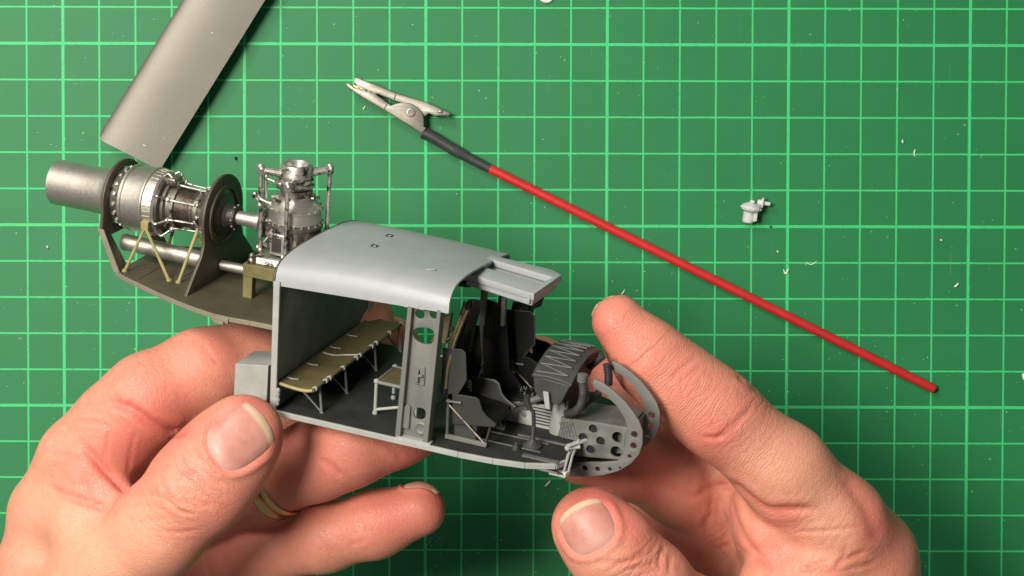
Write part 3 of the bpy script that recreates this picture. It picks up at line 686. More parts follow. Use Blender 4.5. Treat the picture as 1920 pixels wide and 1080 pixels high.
# ---- instrument panel hood
def hood():
    n = 14; ya, yb = 1.45, 3.45
    def arch(u): return 1.5 + .42 * math.sin(math.pi * (.12 + .76 * u)) ** .9 - .12 + .12 * u
    rows = []
    for x, dz in ((2.44, -.02), (2.5, .0), (2.8, .02), (3.1, .0), (3.38, -.06)):
        rows.append([V(x, ya + (yb - ya) * k / n, arch(k / n) + dz) for k in range(n + 1)])
    m = MB(); m.sheet(rows, (0, 0, -.06)); o = m.build('instrument_hood', 'panel_dark', HE, .012, 50)
    top = lambda u, x: V(x, ya + (yb - ya) * u, arch(u) + .02)
    for k in range(8):
        u0 = .04 + .12 * k
        for a, b in ((u0, u0 + .02), (u0 + .02, u0 + .12)):
            m = MB(); m.tube([top(a + (b - a) * t, 2.52 + .72 * (t if b - a < .05 else 1 - t)) for t in (0, .25, .5, .75, 1)], .016, 6); m.build('hood_rib', 'rib_grey', o, 0, 60)
    # panel body hanging under the hood, closed near end
    body = []
    for u in (0, .15, .5, .85, 1):
        y = ya + .02 + (yb - ya - .04) * u; z = arch(u)
        body.append([V(2.46, y, z - .03), V(3.34, y, z - .11), V(3.15, y, .95), V(2.72, y, .95), V(2.52, y, 1.15)])
    m = MB()
    vs = [p for r in body for p in r]; R = len(body); fs = [tuple(range(5)), tuple(range((R - 1) * 5, R * 5))]
    for i in range(R - 1):
        for k in range(5): fs.append((i * 5 + k, i * 5 + (k + 1) % 5, (i + 1) * 5 + (k + 1) % 5, (i + 1) * 5 + k))
    m.add(vs, fs); m.build('panel_body', 'panel_dark', o, .02)
    for i in range(8):
        for j in range(2):
            m = MB(); m.lathe([(0, .09), (.025, .09), (.025, .07), (.01, .07), (.01, 0)], (2.49, ya + .2 + .22 * i, 1.28 + .18 * j), (-1, 0, .15), 12, False); m.build('instrument_dial', 'seat_grey', o)
    a = L(1022, 733, y=1.42); b = L(1026, 765, y=1.42)
    m = MB(); m.prism([a + V(-.03, 0, 0), a + V(.1, 0, .0), b + V(.09, 0, 0), b + V(-.03, 0, 0)], (0, -.06, 0)); m.build('end_fitting', 'light_grey', o, .012)
    m = MB(); m.hexa([V(2.72, 2.0, .5), V(3.1, 2.0, .5), V(3.1, 2.9, .5), V(2.72, 2.9, .5), V(2.72, 2.0, 1.0), V(3.1, 2.0, 1.0), V(3.1, 2.9, 1.0), V(2.72, 2.9, 1.0)]); m.build('panel_stem', 'seat_grey', o, .015)
hood()
# ---- ribbed ducts
def duct(pts, r, y):
    sp = spline(pts, 14); rr = []
    sp2 = []
    for i, p in enumerate(sp): sp2.append(p); rr.append(r * (1.0 if i % 2 else .82))
    m = MB(); m.tube(sp2, rr, 12); return m
m = duct([L(1092, 712, y=1.75), L(1094, 735, y=1.75), L(1090, 758, y=1.75), L(1078, 772, y=1.75), L(1060, 777, y=1.75)], .105, 0); o = m.build('air_duct', 'panel_dark', HE, 0, 80)
m = MB(); m.lathe([(-.08, .07), (-.06, .12), (.1, .12), (.12, .08)], L(1092, 710, y=1.75), (0, 0, 1), 12); m.build('duct_collar', 'rib_grey', o)
m = duct([L(1138, 682, y=2.9), L(1141, 702, y=2.9), L(1141, 722, y=2.9)], .10, 0); o = m.build('air_duct', 'black_rubber', HE, 0, 80)
m = MB(); m.tube([L(1105, 690, y=2.9), L(1132, 667, y=2.9)], .07, 8); m.build('duct_collar', 'black_rubber', o)
m = duct([L(1088, 765, y=2.2), L(1105, 750, y=2.2), L(1125, 735, y=2.4)], .09, 0); m.build('air_duct', 'panel_dark', HE, 0, 80)
# ---- nose: avionics box between two curved keel frames
def nose():
    yn, yf = 1.9, 3.0
    def q(px, py): p = L(px, py, y=yn); return (p.x, p.z)
    side = [q(1052, 783), q(1080, 786), q(1178, 803), q(1168, 862), q(1060, 852), q(1050, 820)]
    hs = [(1113, 803, .105), (1094, 819, .105), (1127, 826, .105), (1108, 842, .105)]
    hl = [(1159, 819, .135), (1156, 846, .135)]
    o = plate('nose_box', 'grey', HE, side, [circle(*q(a, b), r, 16) for a, b, r in hs + hl], .05, (0, yn, 0), (1, 0, 0), (0, 0, 1), .006)
    for a, b, r in hs + hl:
        c = q(a, b); m = MB(); m.lathe([(0, r + .025), (.015, r + .02), (.015, r)], (c[0], yn - .022, c[1]), (0, -1, 0), 18, False); m.build('hole_rim', 'grey', o)
    m = MB(); m.prism([(x, yf, z) for x, z in side], (0, -.05, 0)); m.build('far_side', 'grey', o, .01)
    t0, t1 = side[0], side[2]
    m = MB(); m.hexa([V(t0[0], yn, t0[1] - .03), V(t1[0], yn, t1[1] - .03), V(t1[0], yf, t1[1] - .03), V(t0[0], yf, t0[1] - .03), V(t0[0], yn, t0[1] + .02), V(t1[0], yn, t1[1] + .02), V(t1[0], yf, t1[1] + .02), V(t0[0], yf, t0[1] + .02)]); m.build('top_panel', 'rib_grey', o, .01)
    m = MB(); m.prism([(x, yn + .3, z) for x, z in [q(1138, 802), q(1176, 806), q(1168, 860), q(1130, 858)]], (0, .03, 0)); m.build('inner_wall', 'grey', o)
    m = MB(); m.prism([(x * .999, yn + .035, z) for x, z in side[:2] + [q(1140, 800), q(1132, 856)] + side[4:]], (0, .02, 0)); m.build('hole_shade_sheet', 'hole_shade', o)  # black sheet added behind the holes, standing for shade inside the box
    m = MB(); m.prism([V(side[3][0], yn + .03, side[3][1]), V(t1[0], yn + .03, t1[1] - .04), V(t1[0], yf - .05, t1[1] - .04), V(side[3][0], yf - .05, side[3][1])], (.04, 0, 0)); m.build('front_wall', 'grey', o)
    # riveted quilt lines on the aft end of the box
    for k in range(5):
        a, b = q(1055 + k * 5, 790), q(1055 + k * 5 - 8, 818); c, d = q(1050 + k * 6, 790), q(1050 + k * 6 + 9, 820)
        for s, e in ((a, b), (c, d)):
            m = MB(); m.tube([(s[0], yn - .03, s[1]), (e[0], yn - .03, e[1])], .007, 5); m.build('quilt_seam', 'rib_grey', o)
    outer = [(1042, 887), (1075, 891), (1105, 891), (1135, 888), (1160, 881), (1185, 867), (1200, 850), (1207, 830), (1207, 805), (1200, 786), (1188, 768), (1172, 748), (1152, 730), (1130, 714), (1117, 709), (1113, 716), (1117, 725), (1137, 737), (1159, 759), (1174, 783), (1180, 803), (1170, 850), (1160, 862), (1130, 864), (1090, 864), (1050, 860)]
    outl = [q(*p) for p in outer]
    hh = [(1192, 812, .078), (1190, 833, .074), (1183, 853, .045), (1075, 873, .085), (1099, 875, .06), (1123, 877, .058), (1146, 877, .048), (1165, 875, .03)]
    holes = [circle(*q(a, b), r, 14) for a, b, r in hh]
    f1 = plate('nose_frame', 'grey', HE, outl, holes, .06, (0, yn - .06, 0), (1, 0, 0), (0, 0, 1), .008)
    f1['label'] = 'near curved nose frame with lightening holes'
    f2 = f1.copy(); COL.objects.link(f2); f2.parent = HE; f2.location = (0, (yf + .06 - yn + .06) * S, 0)
    m = MB()
    for k in range(14):
        t = k / 13; i = int(8 + t * 6); p = q(outer[i][0] - 10, outer[i][1] + 8 + rnd.random()); m.sphere((p[0], yn - .095, p[1]), .012, 5)
    m.build('rivet_row', 'grey', f1)
    m = MB(); m.box(q(1172, 830)[0] - .06, q(1172, 830)[0], yn - .04, yf + .04, .1, .5); m.build('frame_tie', 'grey', HE, .012)
    m = MB(); m.prism([V(2.95, yn - .03, -.86), V(3.7, yn - .03, -.8), V(4.3, yn - .03, -.62), V(4.3, yf + .03, -.62), V(3.7, yf + .03, -.8), V(2.95, yf + .03, -.86)], (0, 0, .05)); m.build('nose_belly', 'grey', HE, .01)
    m = MB(); m.box(2.95, 3.15, yn - .05, yf + .05, -.86, -.08); m.build('nose_bulkhead', 'grey', HE, .015)
nose()
# ---- controls
def cyclic(dy, dx):
    b = V(2.72 + dx, 1.05 + dy, 0)
    m = MB(); m.lathe([(0, .22), (.05, .21), (.1, .14), (.16, .08), (.2, .05)], b, (0, 0, 1), 18); o = m.build('cyclic_stick', 'panel_dark', HE)
    m = MB(); m.tube(spline([b + V(0, 0, .15), b + V(.0, 0, .45), b + V(-.02, 0, .7), b + V(-.05, 0, .85), b + V(-.2, 0, .95)], 5), [.045] * 21, 10); m.build('stick_shaft', 'seat_grey', o)
    m = MB(); m.tube(spline([b + V(0, 0, .2), b + V(.0, 0, .35), b + V(0, 0, .5)], 8), [.06 if k % 2 else .048 for k in range(17)], 10); m.build('stick_boot', 'panel_dark', o)
    m = MB(); m.tube(spline([b + V(-.12, 0, .88), b + V(-.2, 0, 1.05), b + V(-.22, 0, 1.2)], 4), .07, 10); m.build('stick_grip', 'seat_grey', o)
cyclic(0, 0); cyclic(2.75, .1)
def collective(y):
    m = MB(); m.tube([(1.3, y, .15), (2.35, y, .72)], .045, 10); o = m.build('collective_lever', 'panel_dark', HE)
    m = MB(); m.lathe([(0, .05), (.02, .08), (.3, .08), (.34, .05)], (2.3, y, .70), (.88, 0, .48), 10); m.build('lever_grip', 'rib_grey', o)
collective(1.9); collective(3.05)
def pedal(px, py, y, s):
    a = L(px, py, y=y); b = a + V(.18, 0, -.55)
    m = MB(); m.tube([a + V(-.02, 0, .05), a + V(-.15, -.02, -.3), a + V(-.22, -.04, -.75)], .035, 8); o = m.build('rudder_pedal', 'light_grey', HE)
    m = MB(); m.tube([a + V(.05, .02, .1), a + V(-.06, 0, -.3), a + V(-.12, 0, -.7)], .03, 8); m.build('pedal_arm', 'light_grey', o)
    m = MB(); m.bar(a + V(-.12, -.2, .0), a + V(.18, .2, .05), .10, .06); m.build('pedal_bar', 'light_grey', o, .015)
    m = MB(); m.sphere(a + V(-.15, -.1, -.1), .07, 8); m.tube([a + V(-.15, -.1, -.1), a + V(.1, 0, -.05)], .045, 8); m.build('pedal_pivot', 'light_grey', o)
    if s:
        m = MB(); m.hexa([a + V(-.55, -.1, -.83), a + V(-.15, -.1, -.83), a + V(-.12, .12, -.83), a + V(-.5, .12, -.83), a + V(-.52, -.1, -.72), a + V(-.15, -.1, -.70), a + V(-.12, .12, -.70), a + V(-.48, .12, -.74)]); m.build('pedal_foot', 'crumb', o, .02)
pedal(1080, 832, .75, True); 
m = MB(); m.lathe([(0, .1), (.05, .09), (.12, .05)], V(2.45, .75, 0), (0, 0, 1), 10); m.sphere(V(2.45, .75, .12), .06, 8); m.build('floor_fitting', 'seat_grey', HE)
m = MB(); m.box(2.7, 3.55, .45, .6, .0, .03); m.box(2.2, 3.4, 1.45, 1.53, 0, .03); m.build('floor_strip', 'rib_grey', HE, .005)

# ---- rear deck
dk = [L(px, py, z=1.95) for px, py in ((505, 608), (470, 601), (430, 594), (402, 588), (366, 576), (330, 562), (295, 547), (260, 530), (235, 518), (218, 508))]
near = [(p.x, p.y) for p in dk]; near[0] = (-3.24, near[0][1])
far_ = [(x, 2 * CY - y) for x, y in reversed(near)]
o = plate('engine_deck', 'deck', HE, near + far_, [], .07, (0, 0, 1.91), (1, 0, 0), (0, 1, 0), .01)
m = MB()
for a, b in zip(near[:-1], near[1:]): m.bar((a[0], a[1] - .02, 1.895), (b[0], b[1] - .02, 1.895), .05, .11)
m.build('deck_edge_strip', 'deck_edge', o, .01)
p = L(414, 594, z=1.9); m = MB(); m.box(p.x - .2, p.x + .24, p.y - .1, p.y + .06, 1.80, 1.92); m.box(p.x - .1, p.x + .15, p.y - .16, p.y - .04, 1.78, 1.86); m.build('deck_tab', 'deck_edge', o, .012)
for xx in (-6.6, -7.4):
    m = MB(); m.box(xx - .01, xx + .01, 1.2, 3.7, 1.945, 1.955); m.build('panel_seam', 'dark_metal', o)
# ---- firewall and aft frame
def ringplate(name, mat, x, out_px, hole, thick):
    out = []
    for px, py in out_px: p = L(px, py, x=x); out.append((p.y, p.z))
    return plate(name, mat, HE, out, hole, thick, (x, 0, 0), (0, 1, 0), (0, 0, 1), .012)
AX = 3.46
fw = [(.75, 1.93), (.98, 2.2), (1.22, 2.45), (1.45, 2.7), (1.55, 2.95)]
arc = [(CY + .95 * math.cos(a), AX + .02 + .95 * math.sin(a)) for a in [math.radians(200 - 220 * k / 20) for k in range(21)]]
fw += arc + [(2 * CY - y, z) for y, z in reversed(fw)]
o = plate('firewall', 'deck', HE, fw, [circle(CY, AX, .62, 28)], .08, (-5.92, 0, 0), (0, 1, 0), (0, 0, 1), .012)
m = MB(); m.lathe([(0, .72), (.05, .72), (.06, .64), (.0, .60)], (-5.88, CY, AX), (1, 0, 0), 32, False); m.build('firewall_ring', 'deck', o)
fa = [(CY + .93 * math.cos(a), AX + .88 * math.sin(a)) for a in [math.radians(190 - 200 * k / 24) for k in range(25)]]
fa += [(CY + 1.0, 2.72), (CY + .6, 2.62), (CY - .6, 2.62), (CY - 1.0, 2.72)]
hole = circle(CY, AX, .70, 30)
o = plate('aft_frame', 'deck', HE, fa, [hole], .08, (-8.62, 0, 0), (0, 1, 0), (0, 0, 1), .012)
for sg in (-1, 1):
    ys = [CY + sg * v for v in (1.02, .62, .70, 1.10)]
    m = MB(); m.prism([V(-8.64, ys[0], 2.86), V(-8.64, ys[1], 2.66), V(-8.1, ys[2], 1.93), V(-8.1, ys[3], 1.93)], (.07, 0, .03)); m.build('frame_leg', 'deck', o, .01)
    m = MB(); m.prism([V(-8.66, ys[0] - sg * .0, 2.9), V(-8.5, ys[0], 2.9), V(-8.0, ys[3], 1.93), V(-8.16, ys[3], 1.93)], (0, sg * .04, 0)); m.build('leg_flange', 'deck_edge' if sg < 0 else 'deck', o, .01)
# ---- engine
def engine():
    ax = (1, 0, 0); o0 = (0, CY, AX)
    m = MB(); m.lathe([(-10.42, .50), (-10.42, .55), (-9.6, .545), (-9.0, .56), (-8.75, .60), (-8.66, .66)], o0, ax, 48, False)
    m.lathe([(-10.42, .50), (-8.7, .50)], o0, ax, 48, False); m.lathe([(-9.6, .50), (-9.6, .0)], o0, ax, 48, False)
    e = m.build('engine', 'silver', HE, 0, 40)
    m = MB(); m.lathe([(-8.66, .62), (-8.62, .66), (-8.35, .70), (-8.30, .66)], o0, ax, 48); m.build('exhaust_collar', 'gun_metal', e)
    for k in range(18):
        a = 2 * math.pi * k / 18; p = V(-8.46, CY + .70 * math.cos(a), AX + .70 * math.sin(a)); d = V(0, math.cos(a), math.sin(a))
        m = MB(); m.lathe([(-.02, .05), (.03, .05), (.035, .03), (.01, .025), (.01, 0)], p, d, 8, False); m.build('collar_lug', 'silver', e)
    m = MB(); m.lathe([(-8.36, .60), (-8.36, .74), (-8.30, .80), (-8.24, .80), (-8.22, .76), (-8.18, .76), (-8.16, .79), (-7.80, .80), (-7.72, .81), (-7.70, .83), (-7.66, .83), (-7.64, .80), (-7.42, .77), (-7.36, .72)], o0, ax, 56)
    m.build('combustor_casing', 'silver', e, 0, 30)
    m = MB(); m.lathe([(-7.37, .73), (-7.30, .70), (-7.22, .50), (-7.2, .3)], o0, ax, 48); m.build('casing_face', 'dark_metal', e, 0, 30)
    for k in range(40):
        a = 2 * math.pi * k / 40; c, s = math.cos(a), math.sin(a)
        m = MB(); m.tube([(-7.62, CY + .80 * c, AX + .80 * s), (-7.42, CY + .775 * c, AX + .775 * s)], .010, 6); m.build('casing_rib', 'gun_metal', e)
    m = MB(); m.lathe([(-7.3, .58), (-7.26, .60), (-7.20, .60), (-7.18, .50), (-7.08, .50), (-7.06, .53), (-6.98, .53), (-6.96, .46)], o0, ax, 40); m.build('diffuser_ring', 'gun_metal', e, 0, 30)
    m = MB(); m.lathe([(-7.0, .40), (-7.0, .47), (-6.4, .45), (-6.4, .40)], o0, ax, 40); m.build('compressor_case', 'burnt_metal', e, 0, 30)
    for k in range(7):
        m = MB(); m.lathe([(0, .455), (.01, .463), (.03, .463), (.04, .455)], (-6.94 + k * .075, CY, AX), ax, 36, False); m.build('compressor_hoop', 'gun_metal' if k > 4 else 'burnt_metal', e)
    m = MB(); m.lathe([(-6.46, .46), (-6.44, .50), (-6.36, .50), (-6.32, .46), (-6.28, .50), (-6.0, .63), (-5.94, .66), (-5.9, .66), (-5.88, .58)], o0, ax, 40); m.build('inlet_housing', 'gun_metal', e, 0, 30)
    r2 = random.Random(3)
    for k in range(46):     # accessories: bosses, bolts and short pipes round the housings
        a = r2.uniform(0, 2 * math.pi); x = r2.uniform(-6.42, -5.98); rr = .48 + (x + 6.42) * .34
        p = V(x, CY + rr * math.cos(a), AX + rr * math.sin(a)); d = V(0, math.cos(a), math.sin(a))
        m = MB(); t = r2.random()
        if t < .45: m.lathe([(-.03, .05), (.04, .045), (.05, .03), (.02, .02)], p, d, 8)
        elif t < .75: m.bar(p, p + V(r2.uniform(.08, .25), 0, 0) + d * r2.uniform(.0, .08), .06, .07, d)
        else:
            a2 = a + r2.uniform(-.5, .5); m.tube(spline([p, p + d * .08, V(x + .15, CY + (rr + .1) * math.cos(a2), AX + (rr + .1) * math.sin(a2))], 4), .022, 6)
        m.build('accessory', r2.choice(['bright_silver', 'gun_metal', 'gun_metal', 'silver']), e, 0, 40)
    for a0 in (100, 150, 200, 235, 60):
        a = math.radians(a0); c, s = math.cos(a), math.sin(a)
        m = MB(); m.tube(spline([V(-7.4, CY + .74 * c, AX + .74 * s), V(-7.28, CY + .80 * c, AX + .80 * s), V(-7.1, CY + .62 * c, AX + .62 * s), V(-6.95, CY + .56 * c, AX + .56 * s), V(-6.4, CY + .53 * c, AX + .53 * s)], 5), .028, 8); m.build('fuel_pipe', 'bright_silver', e)
        m = MB(); m.lathe([(0, .06), (.08, .06), (.1, .04)], V(-7.08, CY + .55 * c, AX + .55 * s), V(0, c, s), 8); m.build('pipe_union', 'silver', e)
    m = MB(); m.box(-7.35, -7.05, CY - .25, CY + .12, AX + .55, AX + .72); m.build('igniter_box', 'gun_metal', e, .03)
    # drive shaft forward
    m = MB(); m.lathe([(-5.95, .5), (-5.86, .52), (-5.82, .45), (-5.78, .30), (-5.7, .24), (-5.6, .24), (-5.58, .28), (-5.5, .28), (-5.48, .2)], o0, ax, 30); m.build('shaft_coupling', 'dark_metal', e, 0, 30)
    for k in range(10):
        a = 2 * math.pi * k / 10; m = MB(); m.sphere((-5.54, CY + .28 * math.cos(a), AX + .28 * math.sin(a)), .035, 6); m.build('coupling_bolt', 'gun_metal', e)
    m = MB(); m.lathe([(-5.5, .17), (-5.0, .17), (-4.98, .21), (-4.88, .21), (-4.86, .16), (-4.5, .16)], o0, ax, 24); m.build('drive_shaft', 'silver', e, 0, 30)
    # yellow-green support struts
    def strut(a, b):
        m = MB(); m.tube([a, b], .04, 8); m.lathe([(0, .07), (.05, .06)], b, (0, 0, 1), 8); m.build('mount_strut', 'zinc', e)
    for sgn in (-1, 1):
        y = CY + sgn * .80; yb = CY + sgn * 1.0
        h = V(-7.52, y, AX - .38)
        m = MB(); m.box(h.x - .1, h.x + .1, h.y - .05, h.y + .05, h.z - .08, h.z + .14); m.build('strut_bracket', 'zinc', e, .015)
        strut(h, V(-7.95, yb, 1.95)); strut(h, V(-6.75, yb, 1.95))
        strut(V(-6.28, CY + sgn * .52, AX - .3), V(-6.5, yb, 1.95)); 
    return e
engine()
m = MB(); m.tube([(-8.5, 2.35, 2.32), (-7.6, 2.35, 2.30), (-5.97, 2.35, 2.25)], .2, 18); o = m.build('drive_tube', 'silver', HE)
m = MB(); m.tube([(-5.86, 2.35, 2.24), (-4.2, 2.35, 2.24)], .12, 16); m.lathe([(0, .17), (.2, .17)], (-4.35, 2.35, 2.24), (1, 0, 0), 14); m.build('tube_extension', 'silver', o)
m = MB(); m.lathe([(0, .2), (.06, .21), (.1, .18)], (-8.52, 2.35, 2.32), (1, 0, 0), 16); m.build('tube_collar', 'bright_silver', o)
# ---- transmission
def transmission():
    c = V(-4.02, CY, 0); up = (0, 0, 1)
    # olive mount: four legs and a table
    zb = 2.78
    mt = MB().box(-4.78, -3.3, 1.38, 3.52, zb - .3, zb).build('transmission_mount', 'mount_olive', HE, .015)
    for x in (-4.66, -3.42):
        for y in (1.5, 3.4):
            m = MB(); m.box(x - .12, x + .12, y - .1, y + .1, 1.945, zb - .29); m.build('mount_leg', 'mount_olive', mt, .012)
    t = MB().hexa([V(-4.7, 1.5, zb), V(-3.35, 1.5, zb), V(-3.35, 3.4, zb), V(-4.7, 3.4, zb), V(-4.6, 1.6, zb + .16), V(-3.45, 1.6, zb + .16), V(-3.45, 3.3, zb + .16), V(-4.6, 3.3, zb + .16)]).build('transmission', 'bright_silver', HE, .03)
    for x in (-4.62, -3.45):
        for y in (1.52, 3.38):
            m = MB(); m.lathe([(0, .10), (.05, .11), (.1, .1), (.14, .07), (.2, .07), (.24, .04)], (x, y, zb + .0), up, 12); m.build('mount_pad', 'gun_metal', t)
    m = MB(); m.lathe([(zb + .1, .60), (zb + .2, .62), (zb + .75, .62), (zb + .78, .66), (zb + .88, .66), (zb + .9, .60)], c, up, 36); m.build('lower_case', 'gun_metal', t, 0, 30)
    m = MB(); m.lathe([(3.66, .58), (3.70, .62), (3.95, .60), (3.97, .64), (4.02, .64), (4.04, .58), (4.2, .42), (4.24, .40), (4.3, .40)], c, up, 40); m.build('upper_case', 'silver', t, 0, 30)
    for k in range(22):
        a = 2 * math.pi * k / 22
        m = MB(); m.lathe([(0, .025), (.04, .025)], c + V(.635 * math.cos(a), .635 * math.sin(a), 4.0), up, 6); m.build('case_bolt', 'bright_silver', t)
        m = MB(); m.lathe([(0, .028), (.05, .028)], c + V(.64 * math.cos(a), .64 * math.sin(a), 3.65), up, 6); m.build('case_bolt', 'bright_silver', t)
    m = MB(); m.lathe([(4.28, .34), (4.32, .30), (4.36, .30), (4.38, .36), (4.44, .36), (4.46, .30), (4.52, .30), (4.55, .33), (4.62, .33), (4.64, .28), (4.7, .30)], c, up, 30); m.build('mast_sleeve', 'gun_metal', t, 0, 30)
    m = MB(); m.lathe([(4.66, .22), (4.68, .34), (4.76, .40), (4.82, .40), (4.9, .37), (5.0, .37), (5.04, .35), (5.04, .29), (5.0, .25), (4.80, .22), (4.80, .12), (4.72, .12), (4.72, 0)], c, up, 36, False); m.build('bearing_cup', 'bright_silver', t, 0, 30)
    # scissor / swashplate ring
    m = MB(); m.lathe([(.0, .30), (.0, .40), (.04, .42), (.08, .40), (.08, .30)], c + V(0, 0, 4.54), (0.15, .1, 1), 30, False); m.build('swash_ring', 'bright_silver', t, 0, 40)
    # four lift links with cross arms
    for k, (dx, dy, top) in enumerate(((-.70, -.42, 4.90), (.18, -.78, 4.72), (.66, .40, 4.93), (-.35, .75, 4.6))):
        a = c + V(dx, dy, top); b = c + V(dx * .95, dy * 1.0, zb + .15)
        m = MB(); m.tube([b, b + (a - b) * .5, a], .052, 8); m.lathe([(-.06, .07), (.06, .07)], b + V(0, 0, .08), (1, 0, 0), 8); l = m.build('lift_link', 'bright_silver', t)
        m = MB(); m.tube([a + V(0, 0, -.02), c + V(dx * .4, dy * .4, top - .10)], [.07, .11], 10); m.build('link_arm', 'bright_silver', t)
        m = MB(); m.lathe([(-.12, .07), (-.08, .09), (.08, .09), (.12, .06)], a, up, 10); m.sphere(a + V(.05, -.07, .02), .055, 8); m.build('link_end', 'bright_silver', t)
    for a_, b_ in ((V(-.8, -.5, 4.25), V(-.45, -.4, 4.1)), (V(-.62, -.3, 4.0), V(-.62, -.3, 4.7)), (V(-.62, -.3, 4.66), V(-.3, -.2, 4.55)), (V(-.8, -.5, 4.3), V(-.6, -.62, 4.1)), (V(-.6, -.55, 3.0), V(-.6, -.55, 4.05))):
        m = MB(); m.tube([c + V(a_.x, a_.y, a_.z), c + V(b_.x, b_.y, b_.z)], .042, 8); m.sphere(c + V(a_.x, a_.y, a_.z), .06, 8); m.sphere(c + V(b_.x, b_.y, b_.z), .065, 8); m.build('control_rod', 'bright_silver', t)
    # gearboxes, filters and plumbing on the case
    m = MB(); m.lathe([(-4.9, .2), (-4.84, .32), (-4.78, .34), (-4.74, .30), (-4.6, .36), (-4.5, .38)], (0, CY, AX), (1, 0, 0), 26); m.build('input_quill', 'gun_metal', t, 0, 30)
    m = MB(); m.box(-4.30, -3.90, CY - .74, CY - .52, zb + .22, zb + .74); m.build('oil_filter_housing', 'bright_silver', t, .03)
    m = MB(); m.box(-4.22, -3.98, CY - .76, CY - .735, zb + .3, zb + .66); m.build('filter_window', 'dark_metal', t, .01)
    r2 = random.Random(23)
    for k in range(30):
        a = r2.uniform(0, 2 * math.pi); z = r2.uniform(4.08, 4.66); rr = .34 if z > 4.3 else .40
        p = c + V(rr * math.cos(a), rr * math.sin(a), z); d = V(math.cos(a), math.sin(a), 0)
        m = MB()
        if k % 3 == 0: m.bar(p, p + d * .16 + V(0, 0, r2.uniform(-.05, .1)), .07, .07)
        elif k % 3 == 1: m.lathe([(-.03, .05), (.06, .045), (.07, .02)], p, d, 8)
        else: m.tube(spline([p, p + d * .12, p + d * .1 + V(0, 0, -.2)], 4), .025, 7)
        m.build('mast_fitting', r2.choice(['bright_silver', 'gun_metal', 'dark_metal']), t, 0, 40)
    r2 = random.Random(11)
    for k in range(34):
        a = r2.uniform(math.pi * .9, math.pi * 2.0); z = r2.uniform(zb + .15, zb + .95)
        p = c + V(.64 * math.cos(a), .64 * math.sin(a), z); d = V(math.cos(a), math.sin(a), 0)
        m = MB(); q_ = r2.random()
        if q_ < .4: m.lathe([(-.03, .06), (.05, .055), (.06, .03)], p, d, 8)
        elif q_ < .7: m.bar(p, p + V(0, 0, r2.uniform(.1, .25)), .07, .08, d)
        else: m.tube(spline([p, p + d * .1 + V(0, 0, .05), p + d * .06 + V(.1, 0, .25)], 4), .03, 7)
        m.build('gearbox_fitting', r2.choice(['bright_silver', 'bright_silver', 'gun_metal', 'dark_metal']), t, 0, 40)
transmission()

